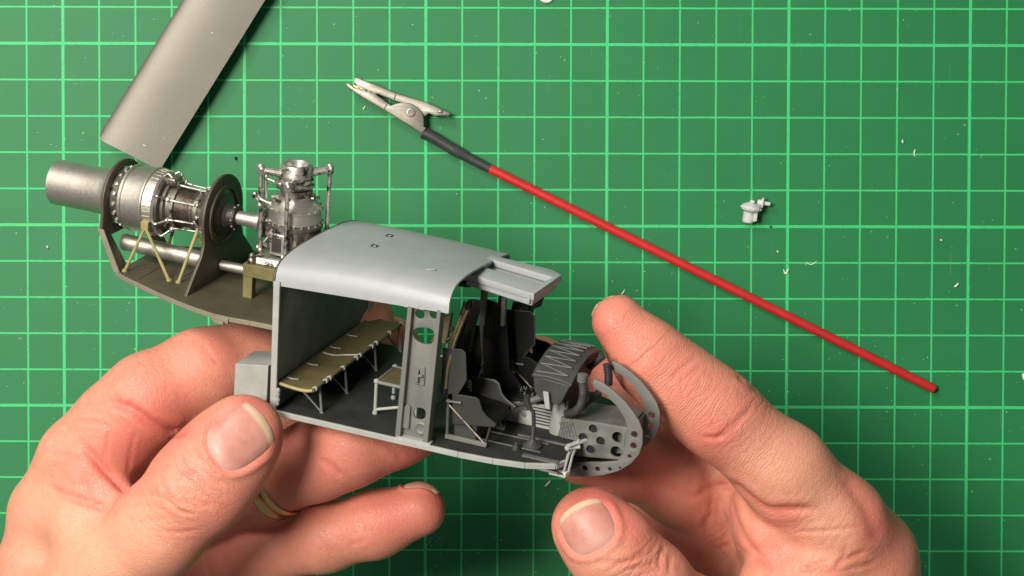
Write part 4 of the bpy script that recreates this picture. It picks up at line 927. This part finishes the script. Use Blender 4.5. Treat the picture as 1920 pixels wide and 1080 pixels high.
# ================================================================== hands (one continuous surface each)
RCn = np.array(RC, dtype=float); CAMn = np.array(CAM, dtype=float)
def project(P):
    c = (P - CAMn) @ RCn
    return 960 + FOC * c[:, 0] / -c[:, 2], 540 - FOC * c[:, 1] / -c[:, 2], -c[:, 2]
def smin(a, b, k):
    h = np.maximum(k - np.abs(a - b), 0) / k
    return np.minimum(a, b) - h * h * k * 0.25
def seg_dist(P, a, b, ra, rb, flat):
    ab = b - a; t = np.clip(((P - a) @ ab) / max(1e-9, ab @ ab), 0, 1)
    d = P - (a + t[..., None] * ab)
    if flat is not None:
        n, f = flat; d = d + (d @ n)[..., None] * n * (1 / f - 1)
    return np.sqrt((d * d).sum(-1)) - (ra + (rb - ra) * t), t
class Hand:
    VX = 0.065
    def __init__(s, chains):
        s.segs = []; s.chains = []
        for pts, k, kout, flat in chains:
            P = [np.array(at(p[0], p[1], p[2])) for p in pts]; R = [p[3] for p in pts]
            if flat is not None: flat = (np.array(Vector(flat[0]).normalized()), flat[1])
            s.chains.append((P, R, k, kout, flat))
        allp = np.array([p for c in s.chains for p in c[0]]); allr = np.array([r for c in s.chains for r in c[1]])
        s.lo = (allp - allr[:, None]).min(0) - .3; hi = (allp + allr[:, None]).max(0) + .3
        s.n = np.ceil((hi - s.lo) / s.VX).astype(int) + 1
        F = np.full(s.n, 3.0, np.float32)
        for P, R, k, kout, flat in s.chains:
            lo = np.min([p - r for p, r in zip(P, R)], 0) - .55; hi = np.max([p + r for p, r in zip(P, R)], 0) + .55
            i0 = np.maximum(0, ((lo - s.lo) / s.VX).astype(int)); i1 = np.minimum(s.n, ((hi - s.lo) / s.VX).astype(int) + 2)
            ax = [s.lo[d] + s.VX * np.arange(i0[d], i1[d]) for d in range(3)]
            G = np.stack(np.meshgrid(*ax, indexing='ij'), -1).astype(np.float32)
            f = None
            for j in range(len(P) - 1):
                d, _ = seg_dist(G, P[j].astype(np.float32), P[j + 1].astype(np.float32), R[j], R[j + 1], flat)
                f = d if f is None else smin(f, d, k)
            sl = tuple(slice(a, b) for a, b in zip(i0, i1))
            F[sl] = smin(F[sl], f, kout)
        s.F = F
    def sample(s, p):
        q = (p - s.lo) / s.VX
        if (q < 0).any() or (q > s.n - 1).any(): return 1.0
        i = np.clip(np.floor(q).astype(int), 0, s.n - 2); t = q - i; v = 0
        for dx in (0, 1):
            for dy in (0, 1):
                for dz in (0, 1):
                    v += s.F[i[0] + dx, i[1] + dy, i[2] + dz] * (t[0] if dx else 1 - t[0]) * (t[1] if dy else 1 - t[1]) * (t[2] if dz else 1 - t[2])
        return v
    def surface(s):
        F = s.F; n = F.shape; I = F < 0
        c = np.zeros((n[0] - 1, n[1] - 1, n[2] - 1), np.uint8)
        for dx in (0, 1):
            for dy in (0, 1):
                for dz in (0, 1): c += I[dx:n[0] - 1 + dx, dy:n[1] - 1 + dy, dz:n[2] - 1 + dz]
        act = (c > 0) & (c < 8); cells = np.argwhere(act)
        idx = -np.ones(act.shape, np.int64); idx[act] = np.arange(len(cells))
        acc = np.zeros((len(cells), 3)); cnt = np.zeros(len(cells))
        cor = [(x, y, z) for x in (0, 1) for y in (0, 1) for z in (0, 1)]
        for a in cor:
            for d in range(3):
                if a[d]: continue
                b = list(a); b[d] = 1
                fa = F[cells[:, 0] + a[0], cells[:, 1] + a[1], cells[:, 2] + a[2]]; fb = F[cells[:, 0] + b[0], cells[:, 1] + b[1], cells[:, 2] + b[2]]
                k = (fa < 0) != (fb < 0); t = np.where(k, fa / np.where(k, fa - fb, 1), 0)
                p = np.array(a, float)[None, :] + 0 * acc; p[:, d] += t
                acc[k] += p[k]; cnt[k] += 1
        verts = s.lo + s.VX * (cells + acc / cnt[:, None])
        faces = []
        for d in range(3):
            e = np.argwhere(np.take(I, range(1, n[d]), d) != np.take(I, range(0, n[d] - 1), d))
            u, v = (d + 1) % 3, (d + 2) % 3
            ok = (e[:, u] > 0) & (e[:, v] > 0) & (e[:, u] < n[u] - 1) & (e[:, v] < n[v] - 1); e = e[ok]
            q = []
            for du, dv in ((-1, -1), (0, -1), (0, 0), (-1, 0)):
                g = e.copy(); g[:, u] += du; g[:, v] += dv; q.append(idx[g[:, 0], g[:, 1], g[:, 2]])
            q = np.stack(q, 1); inside = I[e[:, 0], e[:, 1], e[:, 2]]
            q[~inside] = q[~inside][:, ::-1]; faces.append(q)
        return verts, np.concatenate(faces)
def smooth_mesh(v, f, it):
    e = np.concatenate([f[:, [0, 1]], f[:, [1, 2]], f[:, [2, 3]], f[:, [3, 0]]]); 
    deg = np.bincount(e[:, 0], minlength=len(v)) + np.bincount(e[:, 1], minlength=len(v))
    for k in range(it):
        for lam in (.5, -.52):
            a = np.zeros_like(v)
            for d in range(3): a[:, d] = np.bincount(e[:, 0], v[e[:, 1], d], len(v)) + np.bincount(e[:, 1], v[e[:, 0], d], len(v))
            v = v + lam * (a / deg[:, None] - v)
    return v
def vnormals(v, f):
    n = np.cross(v[f[:, 2]] - v[f[:, 0]], v[f[:, 3]] - v[f[:, 1]]); out = np.zeros_like(v)
    for d in range(3):
        for k in range(4): out[:, d] += np.bincount(f[:, k], n[:, d], len(v))
    return out / np.maximum(1e-12, np.linalg.norm(out, axis=1))[:, None]
def poly_dist(px, py, pts):
    best = np.full(len(px), 1e9); par = np.zeros(len(px)); N = len(pts) - 1
    for i, ((ax, ay), (bx, by)) in enumerate(zip(pts[:-1], pts[1:])):
        dx, dy = bx - ax, by - ay; t = np.clip(((px - ax) * dx + (py - ay) * dy) / max(1e-9, dx * dx + dy * dy), 0, 1)
        d = np.hypot(px - ax - t * dx, py - ay - t * dy); k = d < best; best[k] = d[k]; par[k] = (i + t[k]) / N
    return best, par
def sm2(pts, n=6):
    return [(p.x, p.y) for p in spline([(a, b, 0) for a, b in pts], n)] if len(pts) > 2 else pts
def make_hand(label, chains, creases, tints, nails, joints, pads, org_px):
    H = Hand(chains); v, f = H.surface(); v = smooth_mesh(v, f, 6); n = vnormals(v, f)
    px, py, dep = project(v)
    cell = (np.clip((px + 1000) // 7, 0, 799) * 800 + np.clip((py + 1000) // 7, 0, 799)).astype(int)
    near = np.full(640001, 1e9); np.minimum.at(near, cell, dep)
    vis = np.clip(2.6 - (dep - near[cell]) / .35, 0, 1)
    view = CAMn - v; view /= np.linalg.norm(view, axis=1)[:, None]; face = np.clip((n * view).sum(1) * 2.5, 0, 1)
    disp = np.zeros(len(v)); tint = np.zeros(len(v))
    for pts, depth, wd in creases:
        d, t = poly_dist(px, py, sm2(pts)); d = d / 80.0
        w_ = vis * face * np.clip(np.sin(np.pi * np.clip(t, 0.02, .98)) * 2.2, 0, 1)
        wd = max(.038, wd * 1.15); depth = depth * (.6 if depth > .045 else 1.15)
        disp -= w_ * depth * (np.exp(-(d / wd) ** 2) - .30 * np.exp(-((d - 2.6 * wd) / (1.3 * wd)) ** 2))
        tint += w_ * min(.4, depth * 5) * np.exp(-(d / (wd * 2.0)) ** 2)
    for x, y, r, a in tints:
        tint += vis * a * np.exp(-((px - x) ** 2 + (py - y) ** 2) / r ** 2)
    # gentle lumpiness so no stretch is a perfect tube
    disp += .018 * np.sin(v[:, 0] * 2.1 + 1.3 * np.sin(v[:, 1] * 1.7)) * np.sin(v[:, 1] * 2.4 + v[:, 2] * 1.9)
    # attributes along the bones
    best = np.full(len(v), 1e9); second = np.full(len(v), 1e9); along = np.zeros(len(v)); base = 0.0
    for P, R, k, kout, flat in H.chains:
        cb = np.full(len(v), 1e9); ca = np.zeros(len(v))
        for j in range(len(P) - 1):
            d, t = seg_dist(v, P[j], P[j + 1], R[j], R[j + 1], flat); ln = np.linalg.norm(P[j + 1] - P[j]); m = d < cb
            cb[m] = d[m]; ca[m] = base + t[m] * ln; base += ln
        m = cb < best; second = np.where(m, best, np.minimum(second, cb)); along[m] = ca[m]; best[m] = cb[m]; base += 3.0
    clear = np.clip((second - best) / .35, 0, 1); clear = clear * clear * (3 - 2 * clear)
    wr = np.zeros(len(v)) + .10; rd = np.zeros(len(v))
    for x, y, h, r, a in joints:
        c = np.array(at(x, y, h)); wr += a * np.exp(-((v - c) ** 2).sum(1) / r ** 2)
    for x, y, h, r, a in pads:
        c = np.array(at(x, y, h)); rd += a * np.exp(-((v - c) ** 2).sum(1) / r ** 2)
    # nail beds
    frames = []
    for (x, y, h), tip, nor, Ln, Wn, kind in nails:
        nn = np.array(Vector(nor).normalized()); t = np.array(Vector(tip)); t = t - nn * (t @ nn); t /= np.linalg.norm(t); s_ = np.cross(t, nn)
        c = np.array(at(x, y, h)); frames.append((c, t, s_, nn, Ln, Wn))
        r = v - c; a = (r @ s_) / (Wn / 2); b = (r @ t) / (Ln / 2); up = r @ nn
        rho = (np.abs(a) ** 2.6 + np.abs(b) ** 2.6) ** (1 / 2.6); ok = (n @ nn > .15) & (up > -.9) & (up < 1.6)
        fold = .05 * np.exp(-((rho - 1.13) / .11) ** 2) * np.clip((.75 - b) * 2, 0, 1)
        disp += ok * (fold - .035 * np.clip((1.02 - rho) * 8, 0, 1))
        tint += ok * .35 * np.exp(-((rho - 1.05) / .1) ** 2)
    v2 = v + n * disp[:, None]
    o_ = np.array(at(*org_px))
    me = bpy.data.meshes.new('hand')
    me.vertices.add(len(v2)); me.vertices.foreach_set('co', ((v2 - o_) * S).astype(np.float32).ravel())
    me.loops.add(f.size); me.loops.foreach_set('vertex_index', f.astype(np.int32).ravel())
    me.polygons.add(len(f)); me.polygons.foreach_set('loop_start', np.arange(0, f.size, 4, dtype=np.int32))
    me.update(calc_edges=True); me.validate()
    for nm, arr in (('tint', np.clip(tint, -1, 1)), ('along', along), ('wrinkle', np.clip(wr, 0, 1) * clear), ('ridge', np.clip(rd, 0, 1) * clear)):
        me.attributes.new(nm, 'FLOAT', 'POINT').data.foreach_set('value', arr.astype(np.float32))
    o = link('hand', me, 'skin', None, 0, 180); o.location = Vector(o_) * S
    tag(o, label, 'hand')
    for c, t, s_, nn, Ln, Wn in frames:
        NA, NB = 15, 15; rows = []; lun = []
        for i in range(NB):
            row = []
            for j in range(NA):
                b = -1 + 2 * i / (NB - 1); a = -1 + 2 * j / (NA - 1)
                # square -> superellipse
                a2 = a * math.sqrt(max(0, 1 - .30 * b * b * (1.25 if b < 0 else .75))); b2 = b * math.sqrt(1 - .30 * a * a * (1.1 if b < 0 else 1.5))
                p0 = c + t * (b2 * Ln / 2) + s_ * (a2 * Wn / 2); hgt = None
                f1 = -1.0
                for k in range(110):
                    u = 1.3 - k * .02; f0 = H.sample(p0 + nn * u); was, f1_ = f1, f1; f1 = f0
                    if f0 < 0 <= was:
                        f1 = f1_; hgt = u + .02 * min(1, max(0, -f0 / max(1e-6, f1 - f0))); break
                if hgt is None: hgt = -.05
                edge = max(abs(a), -b if b < 0 else 0)
                off = .028 - .055 * max(0, edge - .8) / .2 + .02 * max(0, b - .5)
                row.append(p0 + nn * (hgt + off)); lun.append((b + 1) / 2)
            rows.append(row)
        A = np.array(rows); 
        for _ in range(2): A[1:-1, 1:-1] = .5 * A[1:-1, 1:-1] + .125 * (A[:-2, 1:-1] + A[2:, 1:-1] + A[1:-1, :-2] + A[1:-1, 2:])
        m = MB(); m.sheet([[Vector(p - o_) for p in r] for r in A], Vector(nn) * -.05)
        nm = m.mesh('nail'); at_ = nm.attributes.new('lunula', 'FLOAT', 'POINT'); at_.data.foreach_set('value', np.array(lun + lun, np.float32))
        link('nail', nm, 'nail', o, 0, 60)
    return o, H

FL = ((0, 0, 1), .92)
LH = [
    ([(458, 812, 11.5, .88), (420, 857, 11.55, .98), (372, 912, 11.5, 1.04), (300, 990, 11.1, 1.0), (215, 1075, 10.4, 1.1), (110, 1190, 9.6, 1.5)], .5, .18, ((-.15, -.1, 1), .86)),
    ([(105, 955, 8.6, 1.05), (165, 868, 9.1, 1.08), (222, 798, 9.5, 1.0), (278, 748, 9.6, 1.0), (380, 697, 9.2, .95), (470, 672, 8.5, .86), (590, 628, 7.15, .78), (685, 598, 6.2, .7)], .45, .3, None),
    ([(112, 985, 8.7, 1.1), (95, 1080, 8.5, 1.22), (110, 1220, 7.6, 1.8), (140, 1400, 5.6, 2.3), (170, 1720, 3.0, 2.95)], .6, .5, None),
    ([(118, 850, 9.6, .45), (165, 890, 10.0, .42), (205, 925, 10.15, .40), (250, 960, 10.2, .45)], .3, .45, None),
    ([(110, 950, 9.2, .7), (160, 985, 9.9, .75), (190, 1030, 10.0, .9)], .5, .5, None),
    ([(190, 970, 7.4, 1.1), (290, 868, 7.7, .98), (420, 812, 7.3, .92), (540, 750, 6.5, .88), (660, 690, 5.6, .8), (735, 645, 5.2, .7)], .45, .3, None),
    ([(150, 1080, 7.2, 1.6), (260, 1060, 6.7, 1.4), (380, 1040, 6.4, 1.1)], .6, .5, None),
    ([(150, 1230, 7.0, 1.8), (300, 1160, 6.6, 1.7), (400, 1080, 6.2, 1.1)], .6, .5, None),
    ([(370, 965, 6.9, 1.0), (495, 905, 8.1, .90), (590, 864, 8.9, .90), (660, 836, 9.3, .90), (740, 806, 9.05, .80), (830, 782, 8.7, .68)], .45, .12, None),
    ([(400, 1055, 6.5, .95), (510, 1024, 7.5, .84), (610, 1006, 8.05, .78), (700, 984, 8.35, .73), (786, 955, 8.55, .64)], .45, .10, None),
]
z8 = lambda pts, sx, ox, oy: [(ox + a / sx, oy + b / sx) for a, b in pts]
c8 = lambda *p: z8(p, 2.843, 0, 700)
LC = [
    (c8((560, 150), (640, 165), (720, 200), (800, 258), (880, 300), (950, 315), (1010, 310)), .16, .075),
    (c8((400, 255), (520, 262), (590, 290)), .03, .035), (c8((590, 300), (570, 380), (562, 470)), .022, .03), (c8((722, 310), (700, 400), (680, 540)), .018, .025),
    (c8((440, 378), (490, 440), (560, 520), (640, 600), (690, 650)), .14, .07),
    (c8((255, 600), (330, 645), (420, 672), (510, 702), (590, 728)), .10, .06),
    (c8((440, 540), (460, 600), (490, 670)), .05, .05), (c8((260, 430), (360, 440), (470, 470)), .03, .04),
    (c8((860, 540), (878, 620), (910, 690), (970, 738), (1050, 748)), .035, .03), (c8((960, 440), (985, 490), (1020, 560), (1050, 600)), .035, .028),
    (c8((935, 580), (960, 640), (1010, 700), (1070, 720)), .03, .028), (c8((975, 610), (1050, 680), (1130, 718)), .035, .028), (c8((930, 590), (1000, 535), (1060, 545)), .026, .026),
    (c8((1000, 500), (1060, 560), (1110, 640)), .024, .025), (c8((880, 600), (940, 680), (1000, 690)), .02, .025), (c8((1110, 530), (1150, 570), (1190, 590)), .025, .025),
    (c8((780, 640), (860, 650), (900, 700)), .016, .025), (c8((700, 700), (800, 710), (900, 740)), .014, .025), (c8((640, 760), (760, 790), (880, 780)), .014, .025), (c8((820, 830), (940, 850), (1080, 830)), .014, .025),
    (c8((690, 110), (700, 150), (680, 190)), .03, .03), (c8((480, 130), (580, 120), (690, 120)), .018, .03), (c8((430, 170), (520, 150), (600, 150)), .018, .03), (c8((960, 50), (975, 85)), .014, .02),
    ([(380, 643), (392, 665), (410, 683)], .02, .04), ([(372, 650), (385, 672), (398, 690)], .012, .035),
    ([(672, 968), (680, 985), (694, 1005)], .05, .04), ([(590, 1005), (610, 1020), (628, 1040)], .02, .04), ([(600, 860), (622, 875), (640, 895)], .06, .06), ([(700, 815), (735, 840), (755, 862)], .05, .05), ([(655, 1022), (690, 1012)], .012, .025),
]
LT = [(300, 740, 70, .30), (250, 840, 75, .55), (190, 915, 55, .45), (120, 870, 50, .25), (400, 650, 50, .35), (340, 790, 45, .4), (480, 745, 30, .5), (528, 830, 25, .5), (760, 975, 90, .42), (830, 930, 30, .5), (640, 870, 110, .35), (790, 850, 60, .45), (330, 930, 60, -.15), (130, 1000, 120, -.35), (250, 1020, 90, -.30), (60, 900, 80, -.2), (420, 1000, 110, .3), (545, 1000, 60, .1)]
LN = [((460, 812, 11.6), (.82, .57, 0), (-.10, -.08, 1), 1.34, 1.28, 0), ((795, 930, 8.5), (.92, .38, 0), (-.35, .93, .0), .8, .75, 0)]
LJ = [(372, 905, 12.3, .85, .75), (300, 985, 12, .9, .3), (215, 735, 10, .9, .5), (278, 700, 10, .8, .3), (680, 985, 9, .5, .3), (600, 1010, 9, .6, .3), (640, 870, 9.8, .8, .4), (150, 930, 10, 1.0, .3)]
LP = [(770, 965, 9, .8, .5), (650, 870, 10, .7, .3)]
hand_l, HL = make_hand('hand with gold ring, thumb on the rear lower corner of the helicopter cabin', LH, LC, LT, LN, LJ, LP, (150, 1500, 0))

RH = [
    ([(1160, 604, 10.0, .62), (1222, 676, 10.0, .82), (1280, 724, 9.95, .88), (1340, 772, 9.85, .95), (1467, 880, 9.4, 1.03), (1560, 985, 8.8, 1.22), (1600, 1070, 8.2, 1.4)], .45, .3, None),
    ([(1612, 1048, 7.9, 1.36), (1600, 1130, 7.6, 1.5), (1560, 1300, 6.0, 2.2), (1530, 1720, 3.0, 2.95)], .6, .5, None),
    ([(1010, 684, 6.2, .72), (1120, 738, 6.7, .82), (1250, 812, 7.2, .92), (1370, 885, 7.2, .95), (1480, 990, 6.6, 1.1)], .45, .3, None),
    ([(1092, 860, 8.6, .64), (1170, 866, 8.3, .78), (1265, 905, 7.6, .88), (1350, 965, 6.6, 1.0), (1450, 1060, 6.0, 1.1)], .45, .16, None),
    ([(1190, 945, 6.6, .7), (1275, 985, 6.4, .85), (1380, 1060, 6.2, 1.0)], .45, .16, None),
    ([(1412, 950, 8.5, .55), (1445, 1005, 8.75, .68), (1500, 1050, 8.9, .85)], .45, .22, None),
    ([(1385, 930, 7.9, .42), (1412, 1000, 8.3, .45), (1455, 1062, 8.7, .5)], .3, .2, None),
    ([(1480, 1060, 7.6, 1.3), (1500, 1150, 7.4, 1.8), (1480, 1300, 6.2, 2.0)], .6, .5, None),
    ([(1350, 1060, 5.6, 1.0), (1420, 1130, 6.2, 1.5)], .6, .5, None),
    ([(1440, 1095, 9.2, .7), (1540, 1085, 9.3, .8), (1600, 1120, 8.8, 1.0)], .4, .3, None),
    ([(1105, 984, 11.5, .86), (1145, 1030, 11.5, .92), (1208, 1098, 11.2, .98), (1290, 1190, 10.2, 1.25), (1400, 1300, 8.2, 1.7)], .5, .18, ((-.2, .1, 1), .88)),
]
c6 = lambda *p: z8(p, 3.6, 1300, 780); c5 = lambda *p: z8(p, 6.0, 1030, 900); c7 = lambda *p: z8(p, 3.273, 1090, 530)
RCR = [
    (c6((90, 490), (180, 470), (280, 475), (350, 530), (450, 608), (530, 637), (640, 632), (760, 628), (830, 640)), .13, .07),
    (c6((262, 490), (262, 600), (300, 720), (360, 840), (440, 940), (545, 1030)), .08, .06),
    (c6((690, 1040), (770, 1030), (860, 1000), (910, 985)), .035, .05), (c6((820, 1060), (960, 1050), (1100, 1020), (1240, 985)), .035, .035),
    (c6((690, 782), (850, 778), (1000, 765), (1120, 748)), .03, .035), (c6((1030, 870), (1010, 950), (950, 1020)), .03, .035), (c6((760, 985), (775, 1020), (800, 1040)), .03, .025), (c6((940, 1040), (1060, 950), (1170, 910)), .03, .04),
    (c6((1010, 400), (1080, 500), (1160, 610), (1220, 740), (1250, 880)), .10, .16),
    (c6((60, 140), (140, 150), (230, 130)), .03, .04),
    (c6((110, 580), (120, 640), (130, 680)), .02, .03), (c6((190, 480), (180, 560), (190, 600)), .02, .03),
    (c7((545, 595), (600, 550), (660, 495), (720, 460)), .018, .05), (c7((600, 610), (680, 560), (740, 500)), .018, .04), (c7((275, 300), (300, 280), (320, 270)), .015, .03),
    (c7((820, 955), (900, 905), (980, 830), (1060, 760)), .022, .06), (c7((1030, 640), (1110, 675), (1140, 710)), .03, .04), (c7((960, 570), (1000, 600)), .03, .04), (c7((560, 250), (620, 300), (690, 390)), .0, .04),
    (c5((640, 1040), (760, 950), (860, 910), (960, 900)), .03, .028), (c5((720, 970), (850, 930), (1000, 860), (1080, 800)), .03, .028), (c5((860, 1000), (1000, 980), (1130, 960), (1220, 900)), .035, .03), (c5((1230, 940), (1250, 830), (1300, 740)), .035, .03), (c5((1090, 1060), (1200, 1000), (1240, 930)), .03, .03), (c5((560, 960), (700, 930), (820, 880)), .02, .025), (c5((1360, 1060), (1350, 940), (1360, 850)), .022, .03), (c5((500, 930), (620, 920), (740, 890)), .018, .022),
    ([(1205, 905), (1225, 925), (1242, 955)], .05, .06), ([(1180, 885), (1195, 910)], .03, .03), ([(1250, 905), (1300, 930), (1330, 915)], .05, .06), ([(1330, 960), (1325, 1000), (1350, 1040)], .03, .06), ([(1345, 1030), (1375, 1020), (1410, 1045)], .02, .03), ([(1330, 1005), (1370, 1030), (1400, 1040)], .014, .025),
]
RT = [(1130, 600, 60, .45), (1200, 660, 60, .3), (1280, 720, 55, .35), (1345, 815, 45, .45), (1410, 740, 50, .3), (1120, 950, 60, .3), (1190, 1010, 40, .35), (1150, 1060, 40, -.35), (1450, 1030, 50, .35), (1480, 955, 30, .35), (1660, 1000, 60, .4), (1110, 890, 90, .45), (1250, 900, 90, .35), (1000, 680, 40, .4), (1120, 720, 60, .4), (1500, 880, 90, -.3), (1560, 980, 70, -.35), (1430, 850, 60, -.15), (1340, 1000, 60, .2), (1600, 880, 50, .25), (1300, 690, 30, -.1)]
RN = [((1111, 990, 11.6), (-.50, .86, 0), (-.22, .16, 1), 1.16, 1.22, 0), ((1150, 590, 9.7), (-.62, .78, 0), (.35, .5, -.75), .9, .85, 0)]
RJ = [(1200, 1075, 12, .8, .8), (1290, 720, 10.8, .7, .35), (1370, 800, 10.7, .8, .4), (1460, 960, 9.6, .9, .35), (1560, 1010, 10, 1.2, .3), (1420, 740, 10.3, .6, .4), (1340, 1020, 7.4, .8, .5)]
RP = [(1190, 640, 10.7, 1.0, 1.0), (1300, 760, 10.7, .9, .8), (1400, 850, 10.4, .9, .6), (1350, 880, 8, .8, .3), (1480, 970, 9.6, .8, .6)]
hand_r, HR = make_hand('palm-up hand without a ring, index finger behind the nose of the helicopter cabin', RH, RCR, RT, RN, RJ, RP, (1540, 1500, 0))

# ---- wedding ring
def ring():
    a, b = np.array(at(495, 905, 8.1)), np.array(at(590, 864, 8.9)); d = Vector(b - a).normalized(); c = Vector(a) + d * .42
    root_pts = [(-.22, .94), (-.25, .98), (-.2, 1.02), (-.12, 1.03), (-.1, 1.015), (.1, 1.015), (.12, 1.03), (.2, 1.02), (.25, .98), (.22, .94)]
    m = MB(); m.lathe(root_pts + [root_pts[0]], (0, 0, 0), d, 64, False); o = m.build('finger_ring', 'gold', None, 0, 60)
    o.location = c * S
    tag(o, 'gold wedding band with fine edge grooves worn on a finger below the thumb', 'ring')
ring()
